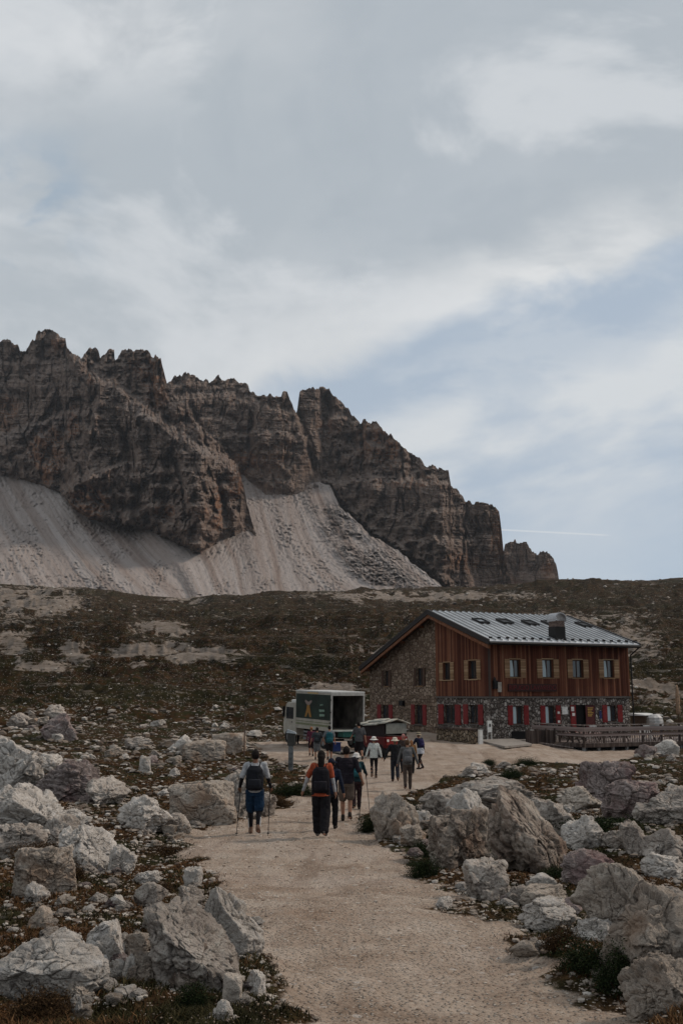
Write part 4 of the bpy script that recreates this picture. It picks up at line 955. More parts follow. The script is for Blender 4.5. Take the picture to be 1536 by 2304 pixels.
MB().box(-.85, .85, 4.5, 5.3, 2.503, 2.66).build('roof_cap', WHITEP, cab, .04)
MB().box(-1.012, -1.002, 4.85, 5.0, 1.28, 1.34).build('door_handle', BLACKM, cab)
MB().box(-1.15, 1.35, -.75, -.04, B0-.02, B0+.03).build('tail_lift', plain('lift_alu', (.42, .46, .43), .4, .3), trk)
MB().box(-.7, 1.25, -.7, -.1, .75, B0-.03).build('lift_underside', TEAL, trk)
MB().box(-1.0, 1.0, -.06, .05, .48, .62).build('rear_bumper', BLACKM, trk)
MB().box(-.26, .26, -.075, -.063, .50, .60).build('number_plate', PAPER, trk)
for z_ in (1.5, 2.1, 2.8): MB().box(-1.15, -1.126, -.01, .16, z_-.03, z_+.03).build('hinge', BLACKM, trk)
for x in (-.95, .95): MB().box(x-.09, x+.09, -.08, -.063, .5, .6).build('tail_light', plain('lamp_red', (.3, .01, .01), .3), trk)
# things round the truck
def ground_z(x, y): return float(H(x, y))
def thing_at(name, px, py, Y, rz, label, cat, dz=0., group=None):
    p_ = P(px, py, Y); x, y = float(p_[0]), float(Y)
    return tag(empty(name, (x, y, ground_z(x, y)+dz), rz), label, cat, group)
t = thing_at('loading_plate', 790, 1686, 56.2, TR, 'flat grey metal loading plate lying on the ground behind the truck', 'plate')
MB().box(-1.0, 1.15, -.55, .75, .03, .09).build('plate', plain('plate_grey', (.22, .21, .195), .5, .3), t); MB().box(-1.02, 1.17, -.58, -.553, .0, .10).build('plate_edge', BLACKM, t)
t = thing_at('blue_crate', 754, 1680, 55.9, .4, 'dark blue plastic crate on the loading plate', 'crate', .09)
MB().box(-.25, .25, -.2, .2, 0, .45).build('crate_body', plain('blue_plastic', (.02, .035, .12), .4), t, .02); MB().box(-.28, .28, -.23, .23, .453, .49).build('crate_rim', plain('blue_rim', (.03, .05, .16), .4), t)
for i, (px, lab, m_) in enumerate(((812, 'upper teal crate in the stack at the right rear corner of the truck', TEAL), (812, 'lower teal crate in the stack at the right rear corner of the truck', TEAL))):
    t = thing_at('crate', px, 1675, 56.6, .5, lab, 'crate', .09+.5*(1-i), 'teal crates by the truck')
    c_ = MB().box(-.3, .3, -.2, .2, 0, .42).build('crate_body', m_, t, .02); MB().box(-.33, .33, -.23, .23, .423, .47).build('crate_rim', plain('teal_rim', (.05, .20, .17), .4) if i == 0 else bpy.data.materials['teal_rim'], t)
t = thing_at('red_bag', 829, 1676, 55.6, 0, 'bright red bag with white reflective bands beside the truck', 'bag')
MB().lathe([(.22, 0), (.32, .08), (.34, .3), (.24, .48), (.10, .54)], n=12).build('bag_body', plain('bag_red', (.34, .015, .02), .5), t, smooth=True)
MB().lathe([(.16, .56), (.15, .6), (.12, .95), (.05, 1.0)], (.1, 0, 0), n=10).build('bag_top', bpy.data.materials['bag_red'], t, smooth=True)
MB().lathe([(.152, .0), (.152, .08)], (.1, 0, .78), n=10).box(-.1, .1, -.35, -.335, .22, .3).build('reflective_band', PAPER, t)
# small red transporter
RED = plain('vehicle_red', (.10, .010, .010), .4, var=.25, sc=2, grime=(.08, .03, .025)); CANV = plain('grey_canvas', (.32, .31, .27), .9, var=.15); DKC = plain('dark_canvas', (.018, .012, .013), .8)
v = thing_at('red_transporter', 872, 1690, 53.5, rad(38), 'small dark red off road transporter under a sagging pale canvas roof', 'vehicle')
v.location.x += .45; v.scale = (1.16, 1.16, 1.16)
MB().box(-.7, .7, 0, 2.0, .42, .92).build('body', RED, v, .04)
MB().box(-.66, -.62, .05, 1.9, .93, 1.45).box(.62, .66, .05, 1.9, .93, 1.45).box(-.62, .62, 1.86, 1.9, .93, 1.45).build('canvas_side', DKC, v)
cn = MB(); xs_ = [-.78, -.4, 0., .4, .78]; zs_ = [1.50, 1.60, 1.72, 1.62, 1.50]
for i in range(4):
    for j in range(4):
        y0, y1 = -.1+j*.52, -.1+(j+1)*.52; s_ = lambda q_: -.05*math.sin(math.pi*(q_+.1)/.52)**2-.03*q_
        cn.poly([(xs_[i], y0, zs_[i]-.03*j), (xs_[i+1], y0, zs_[i+1]-.03*j), (xs_[i+1], y1, zs_[i+1]-.03*(j+1)), (xs_[i], y1, zs_[i]-.03*(j+1))])
cno = cn.build('canvas_roof', CANV, v, smooth=True); sd = cno.modifiers.new('s', 'SOLIDIFY'); sd.thickness = .04
MB().box(-.6, .6, -.02, .02, 1.05, 1.5).build('rear_window', plain('plastic_window', (.16, .165, .15), .3), v)
MB().box(-.62, .62, -.05, -.003, .55, .90).build('tailgate', plain('tail_red', (.17, .016, .013), .4), v, .01)
for x in (-.55, .55): MB().tube((x, -.01, .75), (x, -.08, .75), .06).build('lamp', PAPER, v); 
for x in (-.62, .62): wheel(v, x, .35, .30, .18); wheel(v, x, 1.6, .30, .18)
MB().box(-.6, .6, .05, 1.95, .25, .415).build('chassis', BLACKM, v)

# ------------------------------------------------------------ posts
def post_at(name, px, py):
    g = hit(px, py, 8, 120); return g
g = post_at('p', 654, 1731); s = g[1]/F
sp_ = tag(empty('signpost', g), 'weathered grey signpost with a dark hooded head at the left edge of the track', 'signpost')
MB().box(-.11, .11, -.09, .09, -.3, 1.05).build('post', plain('post_blue_grey', (.12, .125, .125), .8, var=.3), sp_, .02)
MB().box(-.16, .20, -.12, .12, 1.053, 1.62).build('sign_head', plain('sign_dark', (.05, .05, .045), .7), sp_, .02)
MB().hexa([(-.22, -.16, 1.62), (.26, -.16, 1.58), (.26, .16, 1.58), (-.22, .16, 1.62), (-.16, -.12, 1.78), (.2, -.12, 1.66), (.2, .12, 1.66), (-.16, .12, 1.78)]).build('sign_hood', plain('sign_pale', (.30, .33, .34), .6), sp_, .01)
g = hit(549, 1702, 8, 120)
st_ = tag(empty('marker_pole', g), 'thin upright brown marker pole behind the man with the white shirt', 'pole')
MB().tube((0, 0, -.2), (.02, 0, 105/F*g[1]), .035, .03, 8).build('pole', plain('pole_brown', (.09, .06, .045), .8), st_); MB().tube((.02, 0, 105/F*g[1]+.003), (.02, 0, 105/F*g[1]+.03), .05, .02, 8).build('pole_cap', GREYT, st_)
g = hit(1530, 2285, 3, 60)
st_ = tag(empty('marker_peg', (g[0]+.06, g[1], g[2])), 'short dark red peg at the lower right edge beside the big boulder', 'peg')
MB().box(-.03, .03, -.03, .03, -.1, .12).build('peg', plain('peg_red', (.06, .015, .012), .8), st_, .004)
for px, lab in ((317, 'left of two distant hikers standing at the foot of the scree'), (323, 'right of two distant hikers standing at the foot of the scree')):
    pass
SPEC[0] = .05
# ------------------------------------------------------------ rocks
def _ico(n):
    bm = bmesh.new(); bmesh.ops.create_icosphere(bm, subdivisions=n, radius=1)
    bm.verts.ensure_lookup_table(); v = np.array([q.co[:] for q in bm.verts]); f = np.array([[q.index for q in t.verts] for t in bm.faces]); bm.free()
    return v/np.linalg.norm(v, axis=1)[:, None], f
ICO = {n: _ico(n) for n in (1, 2, 4, 5, 6, 7)}
def rock_shape(seed, sub, dims, planes=13, rough=1., layers=0., blocky=0., crack=1., top=None, shear=0.):
    rg = np.random.RandomState(seed); n, f = ICO[sub]
    if blocky:
        pn = np.array([(1, 0, 0), (-1, 0, 0), (0, 1, 0), (0, -1, 0), (0, 0, 1), (0, 0, -1)], float)+rg.normal(0, .11*(2-blocky), (6, 3)); d = np.full(6, .74)+rg.rand(6)*.1
        ex = rg.normal(size=(5, 3)); pn = np.vstack([pn, ex]); d = np.append(d, .82+rg.rand(5)*.2)
    else:
        pn = rg.normal(size=(planes, 3)); d = .50+.50*rg.rand(planes)
    if top is not None:                                   # a chosen slanting face
        pn = np.vstack([pn, top[:3]]); d = np.append(d, top[3])
    pn /= np.linalg.norm(pn, axis=1)[:, None]
    dots = np.maximum(n@pn.T, 1e-3); k = 46. if sub >= 3 else 30.
    r = (((dots/d)**k).sum(1)+.92**k)**(-1/k)
    o = rg.rand(3)*50
    p = n*r[:, None]; lo, hi = p.min(0), p.max(0); p = (p-(lo+hi)/2)/(hi-lo)*2
    P_ = p*1.0
    if sub >= 3:
        q = P_*1.6+o
        lump = fbm(q[:, 0], q[:, 1], q[:, 2], o=3, seed=seed % 97)-.5
        fine = fbm(q[:, 0]*4, q[:, 1]*4, q[:, 2]*4, o=4, g=.6, seed=seed % 89)-.5
        w = fbm(q[:, 0]*1.3, q[:, 1]*1.3, q[:, 2]*1.3, o=3, seed=seed % 83)
        cr = np.clip(1-np.abs(w-.5)*26, 0, 1)
        w2 = fbm(q[:, 0]*2.3+9, q[:, 1]*2.3, q[:, 2]*2.3, o=3, seed=seed % 79); cr2 = np.clip(1-np.abs(w2-.5)*34, 0, 1)
        rid = fbm(q[:, 0]*1.9, q[:, 1]*1.9, q[:, 2]*2.4, o=5, g=.58, seed=seed % 73, ridge=True)-.62
        wx = P_+.25*(np.stack([fbm(q[:, 0]*2, q[:, 1]*2, q[:, 2]*2, o=2, seed=s_) for s_ in (1, 2, 3)], 1)-.5)
        fac = 0
        for sc_, am in ((1.25, 1.), (2.6, .42), (6., .16)):
            if sc_ > 5 and sub < 6: continue
            q3 = wx*np.array([sc_, sc_, sc_*1.25])+o
            R, O, e_ = worley(q3[:, 0], q3[:, 1], q3[:, 2], seed=seed % 61)
            tilt = (R[1]-.5)*O[0]+(R[2]-.5)*O[1]+(R[0]-.5)*O[2]
            fac = fac+am*(.15*(R[0]-.5)+.34*tilt)-(.085 if sc_ < 5 else .02)*am*crack*np.clip(1-e_*11, 0, 1)*sst(lump, -.10, .12)
        disp = .16*lump*rough+.07*fine*rough+.085*rid*rough+fac*rough*.92-.05*cr*crack
        if layers:
            ax = np.array([.25, .2, 1.]); ax /= np.linalg.norm(ax); h = P_@ax*layers+lump*1.5
            disp += .05*(np.abs((h % 1)-.5)*2-.5)*(.5+fbm(q[:, 0]*2, q[:, 1]*2, q[:, 2]*2, o=2))
        P_ = P_+n*disp[:, None]; lo, hi = np.percentile(P_, 1, axis=0), np.percentile(P_, 99, axis=0); P_ = (P_-(lo+hi)/2)/(hi-lo)*2
    else:
        P_ = P_*(1+(rg.rand(len(P_), 1)-.5)*.22)
    if shear: P_ = P_.copy(); P_[:, 0] -= shear*P_[:, 2]; P_[:, 0] /= np.abs(P_[:, 0]).max()*.95
    return P_*np.array(dims)/2, f
def limestone(name, pal, lich=.5, stain=None, sc=1.):
    t, fin = material(name)
    p = t.obj(); g = t.geo(); rd = t.oinfo()
    q = t.add(p, t.comb(t.m('MULTIPLY', rd, 37.), 0., 0.))
    n1 = t.noise(q, 1.6*sc, 6, .6); n2 = t.noise(q, 9*sc, 7, .7); n3 = t.noise(q, 34*sc, 5, .7); n4 = t.noise(t.add(q, (7, 3, 1)), 3.4*sc, 7, .72)
    c = t.ramp(n1, pal)
    c = t.mix(t.ss(n2, .5, .72, 0, .45), c, tuple(min(.62, k*1.2) for k in pal[-1][1]))
    c = t.mix(t.ss(n2, .48, .3, 0, .65), c, tuple(k*.4 for k in pal[0][1]))
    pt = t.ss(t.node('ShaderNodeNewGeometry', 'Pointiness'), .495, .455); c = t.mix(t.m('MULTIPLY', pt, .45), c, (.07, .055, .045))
    c = t.mix(t.m('MULTIPLY', t.ss(n4, .53, .64), lich), c, (.055, .045, .040))
    c = t.mix(t.m('MULTIPLY', t.ss(n3, .57, .68), .5), c, (.09, .08, .07))
    if stain: c = t.mix(t.ss(t.noise(t.add(q, (2, 9, 5)), 1.3*sc, 5, .6), .5, .66, 0, .7), c, stain)
    dv = t.noise(t.add(q, t.scale(t.noise(q, 2.2*sc, 3, .5, out=1), (.5, .5, .5))), 2.6*sc, 2, .5)
    cr = t.m('MULTIPLY', t.ss(t.m('ABSOLUTE', t.m('SUBTRACT', dv, .5)), .014, .0), t.ss(n4, .46, .6))
    c = t.mix(t.m('MULTIPLY', cr, .35), c, (.07, .055, .05))
    hsv = t.node('ShaderNodeHueSaturation', 0, {'Color': c, 'Value': t.m('ADD', .86, t.m('MULTIPLY', rd, .26)), 'Saturation': 1.})
    h = t.m('ADD', t.m('ADD', t.m('MULTIPLY', n2, 1.2), t.m('MULTIPLY', n3, .35)), t.m('MULTIPLY', cr, -.9))
    return fin(hsv, .93, t.bump(h, .9, .06))
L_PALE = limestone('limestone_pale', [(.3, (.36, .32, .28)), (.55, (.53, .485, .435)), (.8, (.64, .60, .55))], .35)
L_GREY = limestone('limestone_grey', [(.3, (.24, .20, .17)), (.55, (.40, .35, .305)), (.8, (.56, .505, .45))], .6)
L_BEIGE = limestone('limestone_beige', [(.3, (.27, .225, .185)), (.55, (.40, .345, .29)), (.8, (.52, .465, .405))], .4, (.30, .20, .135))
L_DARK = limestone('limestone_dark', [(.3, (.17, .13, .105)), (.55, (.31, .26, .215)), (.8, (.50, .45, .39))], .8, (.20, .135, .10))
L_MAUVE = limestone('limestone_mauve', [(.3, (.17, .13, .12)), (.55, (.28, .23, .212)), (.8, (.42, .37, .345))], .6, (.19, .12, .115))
LM = dict(p=L_PALE, g=L_GREY, b=L_BEIGE, d=L_DARK, m=L_MAUVE)
BIG = [
 # cx, foot, width, height, material, extra, label
 (22, 1782, 128, 98, 'p', {}, 'rounded pale boulder cut by the left edge, level with the white shirted hiker'),
 (152, 1802, 128, 74, 'm', dict(layers=5), 'mauve grey finely layered slab beside the rounded boulder at the left edge'),
 (240, 1808, 84, 48, 'g', dict(layers=3), 'grey streaky rock tapering off to the right of the layered mauve slab'),
 (108, 1742, 54, 40, 'p', {}, 'pale lumpy rock just above the layered mauve slab'),
 (78, 1745, 36, 46, 'g', {}, 'small upright grey rock wedged between the rounded edge boulder and the layered slab'),
 (55, 1892, 165, 98, 'p', dict(top=(.5, -.4, .8, .55)), 'broad pale slab sloping down to the right at the left edge, above the cracked blocks'),
 (132, 1905, 78, 58, 'g', {}, 'angular grey rock at the right foot of the broad sloping slab'),
 (45, 1925, 100, 58, 'g', {}, 'grey lumpy rock under the broad sloping slab at the left edge'),
 (162, 1862, 56, 34, 'p', {}, 'pale pointed rock right of the broad sloping slab'),
 (196, 1958, 114, 78, 'p', dict(top=(.6, -.5, .7, .6)), 'big whitish boulder with curving cracks, left of the rust coloured grass patch'),
 (273, 1962, 56, 50, 'p', {}, 'whitish split rock leaning on the right side of the curving cracked boulder'),
 (100, 2010, 122, 84, 'b', dict(blocky=1, layers=2), 'blocky cracked grey beige rock with flat ledges below a brown bush'),
 (70, 1950, 62, 34, 'b', {}, 'beige capping rock half hidden in the brown bush at the left'),
 (456, 1850, 140, 78, 'b', dict(blocky=1.6, rough=.5), 'large box shaped beige boulder left of the hiker in blue shorts'),
 (532, 1838, 74, 84, 'g', {}, 'grey cracked boulder between the box shaped boulder and the hiker in blue shorts'),
 (592, 1838, 52, 46, 'g', {}, 'grey boulder just right of the blue shorts of the hiker with a white shirt'),
 (325, 1870, 104, 64, 'p', dict(top=(-.5, -.5, .8, .7)), 'pale humped boulder left of the box shaped boulder'),
 (402, 1870, 50, 34, 'g', {}, 'grey rock in the gap between the humped and the box shaped boulder'),
 (458, 1706, 96, 36, 'b', dict(blocky=1.4, rough=.5), 'long low beige block lying diagonally, upper left of the hiker with poles'),
 (516, 1692, 72, 38, 'b', dict(blocky=1.4, rough=.5), 'beige block with a flat end beside the brown marker pole'),
 (410, 1690, 46, 30, 'p', {}, 'pale blocky rock at the upper end of the long diagonal block'),
 (134, 1662, 72, 48, 'm', {}, 'mauve grey domed boulder high on the left among the rubble'),
 (52, 1640, 62, 30, 'g', {}, 'grey ribbed rock high at the left, left of the mauve domed boulder'),
 (122, 1614, 44, 24, 'g', {}, 'grey rock just above the mauve domed boulder'),
 (312, 1686, 54, 24, 'g', dict(layers=3), 'grey layered slab in the middle of the rubble field, left of the long beige block'),
 (326, 1738, 24, 32, 'p', dict(blocky=1.), 'small upright whitish block standing in the rubble left of the track'),
 (394, 1746, 22, 16, 'p', {}, 'small bright whitish stone alone on the brown heath, above the box shaped boulder'),
 (112, 2252, 200, 104, 'p', dict(top=(-.55, -.45, .7, .5), rough=.7), 'biggest whitish slab of the lower left corner, dipping to the left'),
 (178, 2212, 96, 60, 'p', dict(top=(-.3, -.6, .75, .45), rough=.5), 'flat whitish slab lying against the right side of the biggest corner slab'),
 (220, 2206, 52, 42, 'p', dict(rough=.5), 'narrow whitish wedge at the right tip of the flat corner slabs'),
 (240, 2172, 80, 76, 'p', dict(rough=.6), 'upright whitish angular boulder above the flat slabs at the lower left'),
 (308, 2154, 54, 44, 'b', {}, 'rounded brownish stone between the upright white boulder and the big outcrop'),
 (266, 2208, 54, 38, 'p', {}, 'pale small rock right of the whitish wedge'),
 (333, 2206, 84, 50, 'b', dict(top=(.1, -.7, .6, .55)), 'brownish faceted rock in the dark hollow left of the big outcrop'),
 (290, 2206, 34, 44, 'p', {}, 'pale narrow rock pressed to the left of the brownish faceted rock'),
 (432, 2215, 200, 138, 'g', dict(top=(.45, -.35, .75, .5), layers=2.5, shear=.35, blocky=.3), 'big cracked grey outcrop dipping to the right on the left verge of the track'),
 (520, 2150, 126, 118, 'p', dict(top=(.5, -.2, .8, .6), rough=.7), 'smooth pale boulder bulging over the track behind the big cracked outcrop'),
 (418, 2222, 98, 78, 'd', {}, 'dark pitted rock at the foot of the big cracked outcrop'),
 (522, 2262, 40, 56, 'b', dict(blocky=1.3, rough=.5), 'squared beige block at the lower right end of the big cracked outcrop'),
 (576, 2240, 38, 46, 'p', {}, 'pale pointed stone on the track edge below the smooth boulder'),
 (337, 2042, 66, 46, 'g', dict(rough=.6), 'rounded grey stone with a dark side, halfway down the left heath'),
 (268, 2046, 34, 26, 'p', {}, 'small pale stone left of the rounded grey stone with a dark side'),
 (88, 2092, 46, 42, 'b', {}, 'small pyramid shaped brownish rock on the left heath'),
 (84, 2030, 46, 34, 'p', {}, 'pale pointed rock below the blocky cracked rock at the left'),
 (182, 2258, 50, 42, 'b', {}, 'beige rock below the flat whitish slabs near the bottom edge'),
 (172, 2290, 22, 40, 'p', {}, 'slim upright pale stone at the bottom left'),
 (282, 2244, 44, 18, 'p', dict(rough=.5), 'flat whitish stone in dark heath near the bottom, under the faceted rock'),
 (335, 1990, 48, 24, 'p', {}, 'pale oblong stone on the heath right of the split whitish rock'),
 (434, 2000, 38, 40, 'p', dict(blocky=1.), 'pale blocky stone on the left edge of the track'),
 (430, 2042, 50, 38, 'g', {}, 'grey angular stone on the track edge just above the smooth pale boulder'),
 (500, 2296, 44, 34, 'p', {}, 'pale stone at the very bottom beside the left edge of the track'),
 (888, 1886, 96, 82, 'b', dict(top=(-.4, -.5, .8, .7)), 'beige grey boulder nearest the walkers on the right edge of the track'),
 (1090, 1838, 262, 74, 'g', dict(layers=2, rough=.7), 'long flat topped grey rock behind the tallest boulders right of the track'),
 (1012, 1852, 100, 62, 'g', {}, 'grey rock with dark streaks at the left end of the long flat topped rock'),
 (1058, 1885, 86, 88, 'p', dict(top=(.6, -.4, .6, .6)), 'upright whitish boulder between the long flat rock and the huge dark boulder'),
 (1035, 1950, 130, 108, 'd', dict(rough=1.1), 'brown pitted boulder left of the huge dark boulder'),
 (1185, 1966, 184, 150, 'd', dict(top=(.6, -.2, .7, .48), rough=1., shear=.42), 'huge dark boulder with a bright sloping right edge, the largest right of the track'),
 (1238, 1888, 108, 74, 'g', {}, 'lumpy ribbed grey boulder behind the huge dark boulder'),
 (1312, 1912, 86, 60, 'p', {}, 'whitish wedge shaped rock right of the huge dark boulder'),
 (1094, 2024, 90, 72, 'g', dict(blocky=.6), 'speckled grey block in front of the huge dark boulder'),
 (1326, 1988, 112, 58, 'm', dict(layers=3), 'mauve rock with reddish stripes right of the huge dark boulder'),
 (1218, 2012, 60, 38, 'p', dict(rough=.5), 'smooth rounded pale stone perched on the beige slab right of the track'),
 (1228, 2044, 102, 40, 'b', dict(rough=.6), 'beige slab under the smooth rounded stone'),
 (1167, 2032, 36, 32, 'g', {}, 'small grey stone left of the beige slab with the rounded stone'),
 (1232, 2092, 106, 52, 'p', {}, 'whitish rock with black patches at the right edge of the track'),
 (1285, 2060, 40, 30, 'm', {}, 'small mauve stone between the black patched rock and the big brown boulder'),
 (1392, 2092, 138, 118, 'b', {}, 'big brownish boulder with a dark horizontal cleft on the right'),
 (1340, 2120, 84, 40, 'p', {}, 'pale rock rising out of the dark bush on the right'),
 (1475, 2235, 195, 190, 'b', dict(top=(-.45, -.5, .7, .5), rough=.85), 'huge knobbly beige boulder at the right edge of the photo'),
 (1492, 2285, 150, 98, 'b', dict(rough=1.1), 'knobbly boulder at the lower right corner below the huge one'),
 (1512, 2064, 100, 50, 'g', {}, 'grey slab sticking out above the huge knobbly boulder at the right edge'),
 (1362, 1808, 120, 80, 'm', dict(blocky=.5), 'mauve cracked outcrop left half, below the terrace'),
 (1432, 1838, 128, 68, 'm', dict(blocky=.4, layers=2), 'mauve cracked outcrop right half, below the terrace'),
 (1500, 1850, 120, 62, 'g', dict(layers=3), 'streaky grey rock trailing right from the mauve outcrop'),
 (1305, 1826, 86, 46, 'b', {}, 'crumbly beige rock at the left foot of the mauve outcrop'),
 (1498, 1702, 52, 32, 'p', dict(rough=.6), 'bright smooth pale boulder in front of the terrace posts'),
 (1452, 1704, 44, 24, 'm', {}, 'mauve rock left of the bright boulder in front of the terrace'),
 (1386, 1908, 56, 34, 'g', {}, 'grey rock at the left of the row beyond the whitish wedge'),
 (1430, 1922, 56, 58, 'g', {}, 'tallest pointed rock in the row along the right edge, beyond the whitish wedge'),
 (1500, 1928, 92, 48, 'g', {}, 'broad grey rock at the right end of the row along the right edge'),
 (1492, 1975, 84, 40, 'p', {}, 'pale cracked rock below the broad grey one at the right edge'),
 (928, 1902, 54, 38, 'b', {}, 'small beige boulder between the track and the brown pitted boulder'),
 (898, 1862, 40, 26, 'p', {}, 'pale stone tucked behind the beige grey boulder beside the walkers'),
 (950, 1860, 46, 30, 'p', {}, 'pale chunky stone left of the streaked grey rock'),
 (1000, 2044, 34, 20, 'p', {}, 'small pale stone on the right edge of the track below the dark bush'),
 (1186, 2152, 64, 26, 'b', dict(rough=.5), 'flat beige stone sunk into the right side of the track'),
 (1076, 1742, 34, 22, 'p', {}, 'pale stone at the track bend left of the dark bushes'),
]
RK = []
def put_rock(cx, foot, w, h, m, ex, label, seed, name='boulder', group=None):
    g = hit(cx, foot, 3, 120)
    if g is None: return
    d = math.hypot(g[0], g[1]); wm, hm = w/F*d*1.02, h/F*d*1.05
    lift = .27
    dep = min(wm*.85, 2.2*hm)
    full = hm/(1-lift)
    rz = (seed*37 % 60-30)
    sub = 7 if w > 110 else 6 if w > 46 else 5
    v, f = rock_shape(seed, sub, (wm, dep, full), **ex)
    me = npmesh(name, v, tris=f)
    th = math.atan2(g[0], g[1])
    ctr = (g[0]+math.sin(th)*dep*.30, g[1]+math.cos(th)*dep*.30)
    o = link(name, me, LM[m], None, (ctr[0], ctr[1], g[2]+full*(.5-lift)), (0, 0, -th+rad(rz*.25)))
    tag(o, label, 'boulder' if name == 'boulder' else 'rock', group); RK.append((ctr[0], ctr[1], max(wm, dep)*.42)); return o
for i, r_ in enumerate(BIG): put_rock(*r_, seed=101+i*7)
# smaller single rocks: shared meshes, one object each
rg = np.random.RandomState(11)
PROT = []
for k in range(16):
    v, f = rock_shape(900+k*13, 5, (1, .85, .85), rough=.8+.4*rg.rand(), layers=(0, 0, 3)[k % 3], blocky=(0, 0, .8, 0)[k % 4])
    me = npmesh('rock', v, tris=f); me.materials.append(LM['pgbpgm'[k % 6]]); PROT.append(me)
REG = [('rock lying in the rubble field left of the track', 'rocks strewn over the heath left of the track'), ('rock lying in the boulder strip right of the track', 'rocks strewn over the ground right of the track')]
cnt = 0; tries = 0
while cnt < 212 and tries < 12000:
    tries += 1
    if rg.rand() < .45:                                   # leaning against the boulders
        q_ = RK[rg.randint(len(BIG))]; a_ = rg.uniform(0, 6.28); d_ = q_[2]*rg.uniform(1., 1.5); X_, Y_ = q_[0]+math.cos(a_)*d_, q_[1]+math.sin(a_)*d_*.7
        px, py = [float(v_) for v_ in proj(X_, max(Y_, 3.), float(H(X_, Y_)))]
    elif rg.rand() < .6: px, py = rg.uniform(0, 640), 1600+700*rg.rand()**1.25
    else: px, py = rg.uniform(820, 1536), 1700+600*rg.rand()
    g = hit(px, py, 3, 95, 400)
    if g is None or path_mask(np.array(g[0]), np.array(g[1])) > .35: continue
    if fbm(np.array(g[0]*.22), np.array(g[1]*.22), o=3, seed=77) < .44 and rg.rand() < .7: continue
    if any((g[0]-a_)**2+(g[1]-b_)**2 < (r_*.8)**2 for a_, b_, r_ in RK): continue
    s_ = rg.uniform(17, 42)*(.75+.5*(py-1600)/700); wm = s_/F*g[1]
    k = rg.randint(16); o = link('rock', PROT[k]); o.scale = (wm, wm*rg.uniform(.7, 1.1), wm*rg.uniform(.5, .85))
    o.location = (g[0], g[1], g[2]+wm*.16); o.rotation_euler = (rg.uniform(-.3, .3), rg.uniform(-.3, .3), rg.uniform(0, 6.3))
    col = ('pale', 'grey', 'beige', 'pale', 'grey', 'mauve')[k % 6]
    where = 'near the camera' if py > 2060 else ('beside the walkers' if py > 1740 else 'beyond the walkers')
    lf = px < 700
    tag(o, '%s %s, %s' % (col, 'rock among rubble left of the track' if lf else 'rock on stony ground right of the track', where), 'rock', '%s rocks %s of the track, %s' % (col, 'left' if lf else 'right', where))
    RK.append((g[0], g[1], wm*.4)); cnt += 1
